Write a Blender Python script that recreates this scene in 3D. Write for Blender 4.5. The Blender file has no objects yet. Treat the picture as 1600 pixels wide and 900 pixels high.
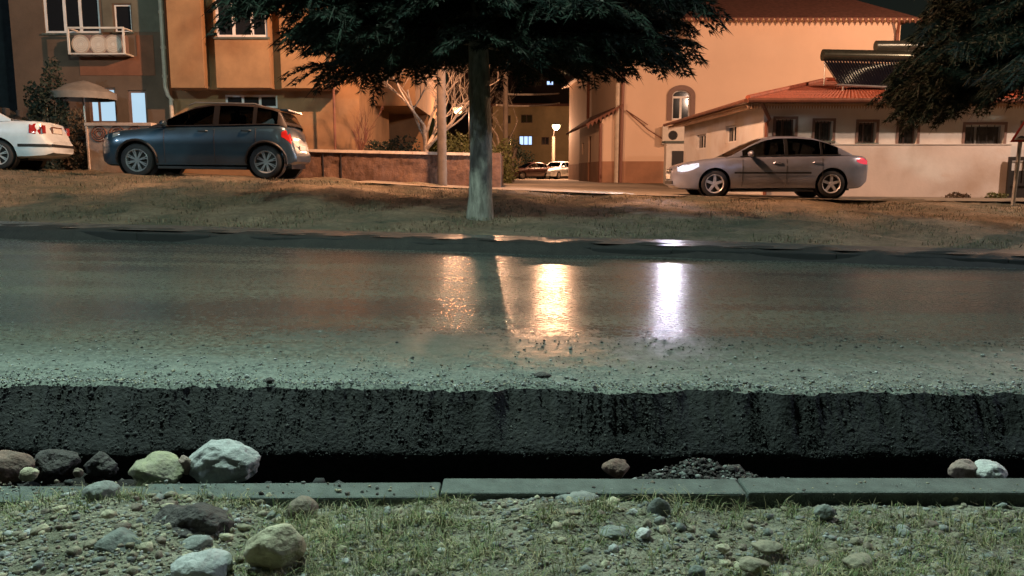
import bpy, bmesh, math, random
import numpy as np
from mathutils import Vector, Matrix, noise as mnoise

C = bpy.context.scene.collection
sc = bpy.context.scene
R = math.radians
rnd = random.Random(7)
npr = np.random.RandomState(11)

# ------------------------------------------------------------------ camera
F = 1256.0; CX, CY = 800.0, 450.0; PITCH = math.atan(180/F); CAMZ = 1.2
cam = bpy.data.cameras.new('camera'); camo = bpy.data.objects.new('camera', cam); C.objects.link(camo)
camo.location = (0, 0, CAMZ); camo.rotation_euler = (math.pi/2 - PITCH, 0, 0)
cam.sensor_width = 36; cam.lens = 36*F/1600; cam.clip_end = 2000; cam.clip_start = 0.05
sc.camera = camo
def ray(u, v):
    dx = (u-CX)/F; dy = -(v-CY)/F
    return Vector((dx, math.cos(PITCH)+dy*math.sin(PITCH), -math.sin(PITCH)+dy*math.cos(PITCH)))
def atY(u, v, Y):
    d = ray(u, v); t = Y/d.y; return Vector((d.x*t, Y, CAMZ+d.z*t))
def atZ(u, v, z):
    d = ray(u, v); t = (z-CAMZ)/d.z; return Vector((d.x*t, d.y*t, z))

# ------------------------------------------------------------------ world, view
w = bpy.data.worlds.new('World'); sc.world = w; w.use_nodes = True
nt = w.node_tree; bg = nt.nodes['Background']
sky = nt.nodes.new('ShaderNodeTexSky'); sky.sky_type = 'NISHITA'; sky.sun_disc = False
sky.sun_elevation = R(3); sky.sun_rotation = R(180)
nt.links.new(sky.outputs[0], bg.inputs[0]); bg.inputs[1].default_value = 0.0045
fill_light = bpy.data.lights.new('fill_sun', 'SUN'); fill_light.energy = 0.035; fill_light.angle = R(12); fill_light.color = (.65, .95, .9)  # added dim fill from the camera side for dark areas
mo = bpy.data.objects.new('fill_sun', fill_light); C.objects.link(mo); mo.rotation_euler = (R(48), 0, R(-14))
sc.view_settings.view_transform = 'Standard'; sc.view_settings.look = 'None'
sc.view_settings.exposure = 0.0; sc.view_settings.gamma = 1
sc.cycles.sample_clamp_indirect = 4; sc.cycles.sample_clamp_direct = 0
sc.cycles.max_bounces = 6; sc.cycles.transparent_max_bounces = 12
sc.cycles.caustics_reflective = False; sc.cycles.caustics_refractive = False
SODIUM = (1.0, .50, .27); COOL = (.72, 1.0, .86)
def lamp_light(name, loc, power, col, parent=None, radius=.12, spot=None, rot=None):
    l = bpy.data.lights.new(name, 'SPOT' if spot else 'POINT'); l.energy = power; l.color = col; l.shadow_soft_size = radius
    if spot: l.spot_size = R(spot); l.spot_blend = .7
    o = bpy.data.objects.new(name, l); C.objects.link(o); o.location = loc
    if rot: o.rotation_euler = rot
    if parent: o.parent = parent
    return o

# ------------------------------------------------------------------ object helpers
def thing(name, label, cat, loc=(0,0,0), rz=0, group=None):
    o = bpy.data.objects.new(name, None); C.objects.link(o)
    o.location = loc; o.rotation_euler = (0, 0, rz); o['label'] = label; o['category'] = cat
    if group: o['group'] = group
    return o
def tag(o, label, cat, group=None):
    o['label'] = label; o['category'] = cat
    if group: o['group'] = group
    return o
class MB:
    def __init__(s): s.v = []; s.f = []; s.m = []
    def add(s, vs, fs, mi=0):
        n = len(s.v); s.v += [tuple(p) for p in vs]; s.f += [tuple(i+n for i in f) for f in fs]; s.m += [mi]*len(fs)
        return s
    def box(s, a, b, mi=0, M=None):
        x0,y0,z0 = a; x1,y1,z1 = b
        vs = [Vector(p) for p in ((x0,y0,z0),(x1,y0,z0),(x1,y1,z0),(x0,y1,z0),(x0,y0,z1),(x1,y0,z1),(x1,y1,z1),(x0,y1,z1))]
        if M: vs = [M @ p for p in vs]
        return s.add(vs, [(0,3,2,1),(4,5,6,7),(0,1,5,4),(1,2,6,5),(2,3,7,6),(3,0,4,7)], mi)
    def tube(s, pts, rad, n=8, mi=0, cap=True):
        pts = [Vector(p) for p in pts]
        if not hasattr(rad, '__len__'): rad = [rad]*len(pts)
        vs = []; fs = []
        up = Vector((0,0,1))
        for i, p in enumerate(pts):
            d = (pts[min(i+1,len(pts)-1)] - pts[max(i-1,0)])
            if d.length < 1e-7: d = Vector((0,0,1))
            d.normalize()
            a = d.cross(up)
            if a.length < .15: a = d.cross(Vector((1,0,0)))
            a.normalize(); b = d.cross(a)
            for k in range(n):
                t = 2*math.pi*k/n
                vs.append(p + a*(math.cos(t)*rad[i]) + b*(math.sin(t)*rad[i]))
        for i in range(len(pts)-1):
            for k in range(n):
                k2 = (k+1) % n
                fs.append((i*n+k, i*n+k2, (i+1)*n+k2, (i+1)*n+k))
        if cap:
            fs.append(tuple(range(n))[::-1]); fs.append(tuple((len(pts)-1)*n+k for k in range(n)))
        return s.add(vs, fs, mi)
    def lathe(s, prof, n=24, M=None, mi=0):   # prof (r,z) about Z
        vs = []; fs = []
        for r, z in prof:
            for k in range(n):
                t = 2*math.pi*k/n; p = Vector((r*math.cos(t), r*math.sin(t), z))
                vs.append(M @ p if M else p)
        for i in range(len(prof)-1):
            for k in range(n):
                k2 = (k+1) % n; fs.append((i*n+k, i*n+k2, (i+1)*n+k2, (i+1)*n+k))
        return s.add(vs, fs, mi)
    def prism(s, poly, y0, y1, M=None, mi=0):  # poly (x,z) extruded along y
        n = len(poly)
        vs = [Vector((x,y0,z)) for x,z in poly] + [Vector((x,y1,z)) for x,z in poly]
        if M: vs = [M @ p for p in vs]
        fs = [tuple(range(n)), tuple(range(2*n-1, n-1, -1))] + [(i, i+n, (i+1)%n+n, (i+1)%n) for i in range(n)]
        return s.add(vs, fs, mi)
    def build(s, name, mat, parent=None, smooth=False, sharp=35, bevel=0):
        me = bpy.data.meshes.new(name); me.from_pydata(s.v, [], s.f)
        for m in (mat if isinstance(mat, (list, tuple)) else [mat]): me.materials.append(m)
        if any(s.m): me.polygons.foreach_set('material_index', s.m)
        bm = bmesh.new(); bm.from_mesh(me); bmesh.ops.recalc_face_normals(bm, faces=bm.faces)
        bm.to_mesh(me); bm.free()
        if smooth:
            me.polygons.foreach_set('use_smooth', [True]*len(me.polygons))
            me.set_sharp_from_angle(angle=R(sharp))
        me.update()
        o = bpy.data.objects.new(name, me); C.objects.link(o)
        if parent: o.parent = parent
        if bevel:
            b = o.modifiers.new('bevel', 'BEVEL'); b.width = bevel; b.segments = 2; b.limit_method = 'ANGLE'
        return o
def raw(name, v, f, mats, mi=None, parent=None, smooth=False):
    v = np.asarray(v, dtype=np.float32); f = np.asarray(f, dtype=np.int32)
    me = bpy.data.meshes.new(name); k = f.shape[1]
    me.vertices.add(len(v)); me.vertices.foreach_set('co', v.ravel())
    me.loops.add(f.size); me.loops.foreach_set('vertex_index', f.ravel())
    me.polygons.add(len(f)); me.polygons.foreach_set('loop_start', np.arange(0, f.size, k, dtype=np.int32))
    for m in (mats if isinstance(mats, (list,tuple)) else [mats]): me.materials.append(m)
    if mi is not None: me.polygons.foreach_set('material_index', np.asarray(mi, dtype=np.int32))
    if smooth: me.polygons.foreach_set('use_smooth', np.ones(len(f), dtype=bool))
    me.update(calc_edges=True); me.validate()
    o = bpy.data.objects.new(name, me); C.objects.link(o)
    if parent: o.parent = parent
    return o
def copy_tree(o, parent=None):
    c = o.copy(); C.objects.link(c)
    if parent: c.parent = parent
    for ch in list(o.children): copy_tree(ch, c)
    return c

# ------------------------------------------------------------------ materials
def mat(name, col, rough=.7, metal=0, var=0, vscale=3, col2=None, bump=0, bscale=40, spec=.5, emis=None, estr=0,
        rvar=0, coat=0, stretch=None, detail=6, stain=None, stain_amt=0, stain_scale=.8):
    m = bpy.data.materials.new(name); m.use_nodes = True; n = m.node_tree; L = n.links
    p = n.nodes['Principled BSDF']
    p.inputs['Base Color'].default_value = (*col, 1); p.inputs['Roughness'].default_value = rough
    p.inputs['Metallic'].default_value = metal; p.inputs['Specular IOR Level'].default_value = spec
    p.inputs['Coat Weight'].default_value = coat; p.inputs['Coat Roughness'].default_value = .08
    tc = n.nodes.new('ShaderNodeTexCoord'); src = tc.outputs['Object']
    if stretch:
        mp = n.nodes.new('ShaderNodeMapping'); mp.inputs['Scale'].default_value = stretch
        L.new(src, mp.inputs[0]); src = mp.outputs[0]
    if var or col2:
        t = n.nodes.new('ShaderNodeTexNoise'); t.inputs['Scale'].default_value = vscale; t.inputs['Detail'].default_value = detail
        t.inputs['Roughness'].default_value = .65
        L.new(src, t.inputs['Vector'])
        mr = n.nodes.new('ShaderNodeMapRange'); mr.inputs[1].default_value = .35; mr.inputs[2].default_value = .65
        L.new(t.outputs[0], mr.inputs[0])
        mx = n.nodes.new('ShaderNodeMix'); mx.data_type = 'RGBA'
        c2 = col2 or tuple(c*(1-var) for c in col); c1 = col if col2 else tuple(min(1, c*(1+var*.6)) for c in col)
        mx.inputs[6].default_value = (*c1, 1); mx.inputs[7].default_value = (*c2, 1)
        L.new(mr.outputs[0], mx.inputs[0]); out = mx.outputs[2]
        if stain:
            t2 = n.nodes.new('ShaderNodeTexNoise'); t2.inputs['Scale'].default_value = stain_scale; t2.inputs['Detail'].default_value = 8
            L.new(src, t2.inputs['Vector'])
            m2 = n.nodes.new('ShaderNodeMapRange'); m2.inputs[1].default_value = .5; m2.inputs[2].default_value = .72; m2.inputs[4].default_value = stain_amt
            L.new(t2.outputs[0], m2.inputs[0])
            mx2 = n.nodes.new('ShaderNodeMix'); mx2.data_type = 'RGBA'; mx2.inputs[7].default_value = (*stain, 1)
            L.new(m2.outputs[0], mx2.inputs[0]); L.new(out, mx2.inputs[6]); out = mx2.outputs[2]
        L.new(out, p.inputs['Base Color'])
        if rvar:
            r = n.nodes.new('ShaderNodeMapRange'); r.inputs[3].default_value = rough-rvar; r.inputs[4].default_value = rough+rvar
            L.new(mr.outputs[0], r.inputs[0]); L.new(r.outputs[0], p.inputs['Roughness'])
    if bump:
        t = n.nodes.new('ShaderNodeTexNoise'); t.inputs['Scale'].default_value = bscale; t.inputs['Detail'].default_value = 5
        L.new(src, t.inputs['Vector'])
        b = n.nodes.new('ShaderNodeBump'); b.inputs['Strength'].default_value = bump; b.inputs['Distance'].default_value = .02
        L.new(t.outputs[0], b.inputs['Height']); L.new(b.outputs[0], p.inputs['Normal'])
    if emis:
        p.inputs['Emission Color'].default_value = (*emis, 1); p.inputs['Emission Strength'].default_value = estr
    return m
def glassmat(name, tint, rough=.02, op=.5):
    m = bpy.data.materials.new(name); m.use_nodes = True; n = m.node_tree; L = n.links
    for x in list(n.nodes): n.nodes.remove(x)
    o = n.nodes.new('ShaderNodeOutputMaterial'); tr = n.nodes.new('ShaderNodeBsdfTransparent'); gl = n.nodes.new('ShaderNodeBsdfGlossy')
    tr.inputs[0].default_value = (*tint, 1); gl.inputs['Roughness'].default_value = rough; gl.inputs[0].default_value = (.9,.9,.9,1)
    fr = n.nodes.new('ShaderNodeFresnel'); fr.inputs[0].default_value = 1.5
    mx = n.nodes.new('ShaderNodeMixShader'); L.new(fr.outputs[0], mx.inputs[0]); L.new(tr.outputs[0], mx.inputs[1]); L.new(gl.outputs[0], mx.inputs[2])
    L.new(mx.outputs[0], o.inputs[0]); return m
def emit(name, col, s): 
    return mat(name, (.02,.02,.02), .5, emis=col, estr=s)

M = {}
M['concrete'] = mat('concrete', (.10,.12,.108), .85, var=.3, vscale=14, bump=.35, bscale=160)
M['kerb_far'] = mat('kerb_far', (.006,.007,.007), .85, var=.4, vscale=6, bump=.3, bscale=60)
M['walk'] = mat('wet_concrete', (.07,.07,.065), .38, var=.35, vscale=2.5, bump=.1, bscale=30, rvar=.16)
M['black_glass'] = mat('window_glass', (.012,.014,.018), .06, spec=.6)
M['dusty_glass'] = mat('dusty_window_glass', (.06,.058,.055), .25, var=.4, vscale=6)
M['room'] = mat('dark_room', (.01,.01,.012), .9)
M['upvc'] = mat('white_plastic_frame', (.68,.66,.64), .4, var=.1, vscale=4)
M['plaster_or'] = mat('ochre_plaster', (.29,.165,.08), .9, var=.2, vscale=1.2, bump=.15, bscale=30, stain=(.17,.10,.055), stain_amt=.7)
M['plaster_br'] = mat('brown_plaster', (.12,.08,.055), .9, var=.22, vscale=1.3, bump=.15, bscale=30, stain=(.14,.09,.06), stain_amt=.7)
M['plaster_gr'] = mat('grey_green_plaster', (.13,.12,.09), .9, var=.25, vscale=1.5)
M['plaster_rd'] = mat('terracotta_plaster', (.19,.08,.045), .9, var=.2, vscale=2)
M['facade'] = mat('cream_render', (.66,.49,.37), .9, var=.05, vscale=.4, bump=.05, bscale=20, stain=(.6,.4,.27), stain_amt=.35, stain_scale=.25)
M['plinth'] = mat('plinth_paint', (.34,.18,.11), .85, var=.16, vscale=1.1, stain=(.2,.12,.08), stain_amt=.5)
M['white_render'] = mat('white_render', (.62,.60,.58), .9, var=.07, vscale=1.1, bump=.15, bscale=18, stain=(.42,.32,.25), stain_amt=.55, stain_scale=.9)
M['lit_band'] = mat('lit_band_render', (.62,.56,.53), .9, var=.1, vscale=.9, bump=.2, bscale=16, stain=(.40,.29,.22), stain_amt=.65, stain_scale=.8)  # lamp light below the eave shadow put into a pinker render colour
M['surround'] = mat('window_surround', (.20,.13,.11), .8, var=.1)
M['tile'] = mat('roof_tile', (.36,.09,.045), .75, var=.35, vscale=9, bump=.4, bscale=14)
M['tile_dk'] = mat('dark_roof_tile', (.17,.07,.05), .8, var=.35, vscale=5, bump=.4, bscale=14)
M['fascia'] = mat('fascia_wood', (.16,.06,.035), .7, var=.3)
M['soffit'] = mat('soffit_board', (.5,.34,.22), .8, var=.15)
M['pipe'] = mat('downpipe', (.17,.06,.035), .5)
M['pipe_lt'] = mat('pale_downpipe', (.5,.42,.33), .5, var=.2)
M['metal'] = mat('galvanised_metal', (.45,.45,.44), .4, metal=.8, var=.2)
M['dmetal'] = mat('dark_metal', (.03,.028,.028), .5, metal=.4)
M['acwhite'] = mat('appliance_white', (.6,.56,.5), .5, var=.1)
M['stonewall'] = mat('wall_cement', (.115,.065,.045), .95, var=.35, vscale=5, bump=.7, bscale=22, stain=(.19,.11,.07), stain_amt=.7, stain_scale=2.2)
M['coping'] = mat('coping_stone', (.5,.42,.35), .85, var=.2, vscale=6)
M['bark'] = mat('cedar_bark', (.21,.205,.175), .95, var=.5, vscale=5, bump=1, bscale=14, stretch=(3,3,.8), stain=(.10,.085,.07), stain_amt=.7, stain_scale=1.5)
M['bark_pale'] = mat('pale_bark', (.36,.28,.21), .9, var=.45, vscale=9, bump=.5, bscale=40)
M['needle'] = mat('cedar_needles', (.010,.021,.017), .85, var=.5, vscale=1.4, col2=(.020,.032,.020), spec=.2)
M['needle2'] = mat('cedar_needles_old', (.020,.022,.014), .85, var=.4, vscale=2)
M['leaf'] = mat('bush_leaf', (.10,.11,.03), .7, var=.4, vscale=4)
M['leaf_dk'] = mat('dark_bush_leaf', (.014,.026,.016), .8, var=.4, vscale=4)
M['pole'] = mat('concrete_pole', (.13,.10,.075), .85, var=.25, vscale=4, bump=.2)
M['rubber'] = mat('tyre_rubber', (.018,.018,.02), .75, var=.3, vscale=8)
M['trim'] = mat('black_trim', (.015,.015,.017), .5)
M['pillar'] = mat('pillar_black', (.012,.012,.013), .9, spec=.12)
M['alloy'] = mat('alloy_rim', (.5,.5,.53), .4, metal=.25, var=.25, vscale=20)
M['carglass'] = glassmat('car_glass', (.11,.115,.115))
M['interior'] = mat('car_interior', (.02,.018,.018), .9)
M['red_lens'] = mat('tail_lens', (.30,.012,.012), .18, coat=.8)
M['plate'] = mat('number_plate', (.6,.6,.58), .4, var=.1)

# ------------------------------------------------------------------ terrain functions
def clampx(X): return np.clip(X, -14, 14)
KS = .79
def yk0(X): return 12.95 - .096*clampx(X)
def yk(X): return KS*yk0(np.asarray(X)/KS)
def zroad0(X, Y):
    X = clampx(X); t = np.clip((Y-4.43)/(yk0(X)-4.43), 0, 1.05)
    crown = .0*np.sin(np.clip(t,0,1)*math.pi)
    return (1-t)*(-.006*X) + t*(-.07-.0215*X) + crown
def zroad(X, Y): return 1.2-KS*(1.2-zroad0(np.asarray(X)/KS, np.asarray(Y)/KS))
UX = [-60,-11,-8,-5.4,-4,-1,3,8,14,60]; UZ = [1.3,1.25,1.12,1.07,1.0,.82,.66,.55,.50,.45]
def upper(X, Y):
    u = np.interp(X, UX, UZ); b = np.clip((Y-24)/14, 0, 1)
    return u*(1-b) + b*np.interp(X, [-30,-4,0,60], [1.1,.8,.62,.55])
def ground(X, Y):
    X = np.asarray(X, float); Y = np.asarray(Y, float)
    y1 = yk(X)+.95; y2 = np.interp(X, [-12,-5,0,20], [16.9,17.2,18.1,18.1])
    z1 = zroad(X, yk(X))+.135
    t = np.clip((Y-y1)/(y2-y1), 0, 1); s = t*.55 + .45*(t*t*(3-2*t))
    return z1 + (upper(X, Y)-z1)*s
def G(x, y): return float(ground(x, y))

def grid(name, xs, ys, zf, mt, jitter=0, kind=True, parent=None, smooth=True):
    Xg, Yg = np.meshgrid(xs, ys); Z = zf(Xg, Yg)
    if jitter: Z = Z + npr.normal(0, jitter, Z.shape)
    v = np.stack([Xg, Yg, Z], -1).reshape(-1, 3); nx = len(xs); ny = len(ys)
    i = np.arange(nx-1)[None,:] + nx*np.arange(ny-1)[:,None]
    f = np.stack([i, i+1, i+1+nx, i+nx], -1).reshape(-1, 4)
    o = raw(name, v, f, mt, smooth=smooth, parent=parent)
    if kind: o['kind'] = 'structure'
    return o
def fbm(X, Y, sc_, oct=4, seed=0):
    out = np.zeros(np.shape(X)); amp = 1; 
    r = np.random.RandomState(seed)
    for o in range(oct):
        for k in range(4):
            a = r.uniform(0, 2*math.pi); ph = r.uniform(0, 6.28); fq = sc_*r.uniform(.7, 1.4)
            out = out + amp*np.sin((X*math.cos(a)+Y*math.sin(a))*fq+ph)*.5
        amp *= .5; sc_ *= 2.1
    return out

# ground sheet beyond the kerb
def ground_mat():
    m = bpy.data.materials.new('bank_soil'); m.use_nodes = True; n = m.node_tree; L = n.links; p = n.nodes['Principled BSDF']
    tc = n.nodes.new('ShaderNodeTexCoord')
    a = n.nodes.new('ShaderNodeTexNoise'); a.inputs['Scale'].default_value = .9; a.inputs['Detail'].default_value = 9; a.inputs['Roughness'].default_value = .7
    L.new(tc.outputs['Object'], a.inputs['Vector'])
    cr = n.nodes.new('ShaderNodeValToRGB'); e = cr.color_ramp.elements
    e[0].position = .36; e[0].color = (.055,.06,.035,1); e[1].position = .66; e[1].color = (.20,.155,.10,1)
    x = cr.color_ramp.elements.new(.5); x.color = (.12,.095,.06,1)
    L.new(a.outputs[0], cr.inputs[0])
    b = n.nodes.new('ShaderNodeTexNoise'); b.inputs['Scale'].default_value = 14; b.inputs['Detail'].default_value = 6; b.inputs['Roughness'].default_value = .8
    L.new(tc.outputs['Object'], b.inputs['Vector'])
    mr = n.nodes.new('ShaderNodeMapRange'); mr.inputs[1].default_value = .3; mr.inputs[2].default_value = .7; mr.inputs[3].default_value = .45; mr.inputs[4].default_value = 1.5
    L.new(b.outputs[0], mr.inputs[0])
    mx = n.nodes.new('ShaderNodeMix'); mx.data_type = 'RGBA'; mx.blend_type = 'MULTIPLY'; mx.inputs[0].default_value = 1
    L.new(cr.outputs[0], mx.inputs[6]); L.new(mr.outputs[0], mx.inputs[7]); L.new(mx.outputs[2], p.inputs['Base Color'])
    bp = n.nodes.new('ShaderNodeBump'); bp.inputs['Strength'].default_value = .9; bp.inputs['Distance'].default_value = .05
    L.new(b.outputs[0], bp.inputs['Height']); L.new(bp.outputs[0], p.inputs['Normal'])
    p.inputs['Roughness'].default_value = .95; return m
M['soil'] = ground_mat()
xs = np.concatenate([np.linspace(-300,-40,14), np.linspace(-38,-14,20), np.linspace(-13.8,13.8,220), np.linspace(14,38,20), np.linspace(40,300,14)])
ys = np.concatenate([np.linspace(0, 1.0, 2)*0])[:0]
def gz(X, T):   # T parameter: rows follow the kerb line
    return None
tv = np.concatenate([np.linspace(0,9,100), np.linspace(9.3,14,20), np.linspace(15,100,40), np.linspace(120,500,8)])
Xg, Tg = np.meshgrid(xs, tv); Yg = yk(Xg)+.88+Tg
Zg = ground(Xg, Yg) + np.where((Tg>.15)&(Tg<9), .035*fbm(Xg, Yg, 2.2, 4, 3)+npr.normal(0,.008,Xg.shape), 0)*np.clip(Tg,0,1)
nx = len(xs); ny = len(tv); i = np.arange(nx-1)[None,:] + nx*np.arange(ny-1)[:,None]
o = raw('ground', np.stack([Xg,Yg,Zg],-1).reshape(-1,3), np.stack([i,i+1,i+1+nx,i+nx],-1).reshape(-1,4), M['soil'], smooth=True); o['kind'] = 'structure'

# service street and alley, dusty asphalt
M['dusty'] = mat('dusty_asphalt', (.22,.185,.14), .85, var=.35, vscale=1.6, bump=.3, bscale=25, stain=(.12,.1,.08), stain_amt=.7, stain_scale=.5)
xs2 = np.linspace(-3.5, 60, 128); 
Xg, Tg = np.meshgrid(xs2, np.linspace(0,1,20)); y2 = np.interp(Xg,[-12,-5,0,20],[16.9,17.2,18.1,18.1])
Yg = y2+.1 + Tg*(23.8-y2)*np.interp(Xg,[5.6,6.2],[1,.62])
Yg = Yg + (1-Tg)*.12*fbm(Xg, Xg*0, 2.5, 3, 5)
i = np.arange(127)[None,:] + 128*np.arange(19)[:,None]
o = raw('service_street', np.stack([Xg,Yg,ground(Xg,Yg)+.04+.0*Tg],-1).reshape(-1,3), np.stack([i,i+1,i+129,i+128],-1).reshape(-1,4), M['dusty'], smooth=True); o['kind']='structure'
Xg, Yg = np.meshgrid(np.linspace(0,1,30), np.linspace(23.7,140,100)); 
XL = np.interp(Yg,[23.7,30,140],[-1.6,-1.2,-2]); XR = np.interp(Yg,[23.7,46,140],[6.2,6.6,8]); Xw = XL+(XR-XL)*Xg
i = np.arange(29)[None,:] + 30*np.arange(99)[:,None]
o = raw('alley', np.stack([Xw,Yg,ground(Xw,Yg)+.036],-1).reshape(-1,3), np.stack([i,i+1,i+31,i+30],-1).reshape(-1,4), M['dusty'], smooth=True); o['kind']='structure'

# ------------------------------------------------------------------ wet main road
def road_mat():
    m = bpy.data.materials.new('wet_asphalt'); m.use_nodes = True; n = m.node_tree; L = n.links; p = n.nodes['Principled BSDF']
    N = n.nodes.new
    tc = N('ShaderNodeTexCoord'); sp = N('ShaderNodeSeparateXYZ'); L.new(tc.outputs['Object'], sp.inputs[0])
    mp = N('ShaderNodeMapping'); mp.inputs['Scale'].default_value = (.22, 1.5, 1); L.new(tc.outputs['Object'], mp.inputs[0])
    big = N('ShaderNodeTexNoise'); big.inputs['Scale'].default_value = 1.0; big.inputs['Detail'].default_value = 6; big.inputs['Roughness'].default_value = .6
    L.new(mp.outputs[0], big.inputs['Vector'])
    fine = N('ShaderNodeTexNoise'); fine.inputs['Scale'].default_value = 48; fine.inputs['Detail'].default_value = 4; fine.inputs['Roughness'].default_value = .8
    L.new(tc.outputs['Object'], fine.inputs['Vector'])
    med = N('ShaderNodeTexNoise'); med.inputs['Scale'].default_value = 9; med.inputs['Detail'].default_value = 6
    L.new(tc.outputs['Object'], med.inputs['Vector'])
    # dust zone: near the broken edge, boundary wobbling
    ad = N('ShaderNodeMath'); ad.operation = 'MULTIPLY_ADD'; ad.inputs[1].default_value = 2.3; L.new(big.outputs[0], ad.inputs[0]); L.new(sp.outputs[1], ad.inputs[2])
    ad2 = N('ShaderNodeMath'); ad2.operation = 'MULTIPLY_ADD'; ad2.inputs[1].default_value = .7; L.new(med.outputs[0], ad2.inputs[0]); L.new(ad.outputs[0], ad2.inputs[2])
    dust = N('ShaderNodeMapRange'); dust.inputs[1].default_value = 4.85; dust.inputs[2].default_value = 6.25; dust.inputs[3].default_value = 1; dust.inputs[4].default_value = 0
    L.new(ad2.outputs[0], dust.inputs[0])
    wet = N('ShaderNodeMix'); wet.data_type = 'RGBA'; wet.inputs[6].default_value = (.028,.035,.034,1); wet.inputs[7].default_value = (.068,.073,.059,1)
    bm_ = N('ShaderNodeMapRange'); bm_.inputs[1].default_value = .38; bm_.inputs[2].default_value = .62; L.new(big.outputs[0], bm_.inputs[0]); L.new(bm_.outputs[0], wet.inputs[0])
    dry = N('ShaderNodeMix'); dry.data_type = 'RGBA'; dry.inputs[6].default_value = (.055,.068,.060,1); dry.inputs[7].default_value = (.25,.275,.235,1)
    fm = N('ShaderNodeMapRange'); fm.inputs[1].default_value = .32; fm.inputs[2].default_value = .68
    mm = N('ShaderNodeMath'); mm.operation='ADD'; L.new(fine.outputs[0], mm.inputs[0]); 
    m5 = N('ShaderNodeMath'); m5.operation='MULTIPLY_ADD'; m5.inputs[1].default_value=.6; m5.inputs[2].default_value=-.3; L.new(med.outputs[0], m5.inputs[0]); L.new(m5.outputs[0], mm.inputs[1])
    L.new(mm.outputs[0], fm.inputs[0]); L.new(fm.outputs[0], dry.inputs[0])
    gr = N('ShaderNodeMapRange'); gr.inputs[1].default_value = .35; gr.inputs[2].default_value = .68; gr.inputs[3].default_value = .40; gr.inputs[4].default_value = 1.8; L.new(fine.outputs[0], gr.inputs[0])
    mps = N('ShaderNodeMapping'); mps.inputs['Scale'].default_value = (.10, 6, 1); mps.inputs['Rotation'].default_value = (0,0,.03); L.new(tc.outputs['Object'], mps.inputs[0])
    stn = N('ShaderNodeTexNoise'); stn.inputs['Scale'].default_value = 1.0; stn.inputs['Detail'].default_value = 8; stn.inputs['Roughness'].default_value = .7; L.new(mps.outputs[0], stn.inputs['Vector'])
    sr = N('ShaderNodeMapRange'); sr.inputs[1].default_value = .35; sr.inputs[2].default_value = .66; sr.inputs[3].default_value = .8; sr.inputs[4].default_value = 1.2; L.new(stn.outputs[0], sr.inputs[0])
    pr_ = N('ShaderNodeMath'); pr_.operation = 'MULTIPLY'; L.new(gr.outputs[0], pr_.inputs[0]); pass
    wv = N('ShaderNodeMix'); wv.data_type = 'RGBA'; wv.blend_type = 'MULTIPLY'; wv.inputs[0].default_value = 1; L.new(wet.outputs[2], wv.inputs[6]); L.new(pr_.outputs[0], wv.inputs[7]); wet = wv
    mix = N('ShaderNodeMix'); mix.data_type = 'RGBA'; L.new(dust.outputs[0], mix.inputs[0]); L.new(wet.outputs[2], mix.inputs[6]); L.new(dry.outputs[2], mix.inputs[7])
    L.new(mix.outputs[2], p.inputs['Base Color'])
    # roughness: standing film (low) in long streaks, damp elsewhere
    rw = N('ShaderNodeMapRange'); rw.inputs[1].default_value = .36; rw.inputs[2].default_value = .6; rw.inputs[3].default_value = .14; rw.inputs[4].default_value = .24
    L.new(big.outputs[0], rw.inputs[0])
    rr = N('ShaderNodeMix'); L.new(dust.outputs[0], rr.inputs[0]); rn = N('ShaderNodeTexNoise'); rn.inputs['Scale'].default_value = 26; rn.inputs['Detail'].default_value = 5; rn.inputs['Roughness'].default_value = .85; L.new(tc.outputs['Object'], rn.inputs['Vector'])
    rnm = N('ShaderNodeMapRange'); rnm.inputs[1].default_value = .4; rnm.inputs[2].default_value = .7; rnm.inputs[3].default_value = -.05; rnm.inputs[4].default_value = .24; L.new(rn.outputs[0], rnm.inputs[0])
    radd = N('ShaderNodeMath'); radd.operation = 'ADD'; L.new(rw.outputs[0], radd.inputs[0]); L.new(rnm.outputs[0], radd.inputs[1]); L.new(radd.outputs[0], rr.inputs[2])
    grm = N('ShaderNodeMapRange'); grm.inputs[1].default_value = .38; grm.inputs[2].default_value = .66; grm.inputs[3].default_value = .55; grm.inputs[4].default_value = 1.7; L.new(rn.outputs[0], grm.inputs[0]); L.new(grm.outputs[0], pr_.inputs[1]); rr.inputs[3].default_value = .85
    L.new(rr.outputs[0], p.inputs['Roughness'])
    bp = N('ShaderNodeBump'); bp.inputs['Distance'].default_value = .012
    bs = N('ShaderNodeMapRange'); bs.inputs[3].default_value = .12; bs.inputs[4].default_value = 1; L.new(dust.outputs[0], bs.inputs[0]); L.new(bs.outputs[0], bp.inputs['Strength'])
    L.new(mm.outputs[0], bp.inputs['Height'])
    b2 = N('ShaderNodeBump'); b2.inputs['Distance'].default_value = .004; b2.inputs['Strength'].default_value = .45; L.new(stn.outputs[0], b2.inputs['Height']); L.new(b2.outputs[0], bp.inputs['Normal']); L.new(bp.outputs[0], p.inputs['Normal'])
    p.inputs['Specular IOR Level'].default_value = .4
    return m
M['road'] = road_mat()
M['cut'] = mat('broken_asphalt_face', (.018,.0195,.020), .9, var=.45, vscale=18, bump=.6, bscale=60, stain=(.045,.045,.042), stain_amt=.5, stain_scale=30)
xr = np.concatenate([np.linspace(-200,-16,10), np.linspace(-14,-5,60), np.linspace(-4.95,4.95,560), np.linspace(5,14,60), np.linspace(16,200,10)])
def edge(X): return 3.51 - .06*np.clip(X,-14,14)*.18 + .018*fbm(X, X*0, 9, 4, 8) + .012*fbm(X, X*0, 60, 3, 9)
tr_ = np.concatenate([[0,.002,.006,.012], np.linspace(.02,.25,60), np.linspace(.27,1,60)])
Xg, Tg = np.meshgrid(xr, tr_); e = edge(Xg); Yg = e+(yk(Xg)-e)*Tg
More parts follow.
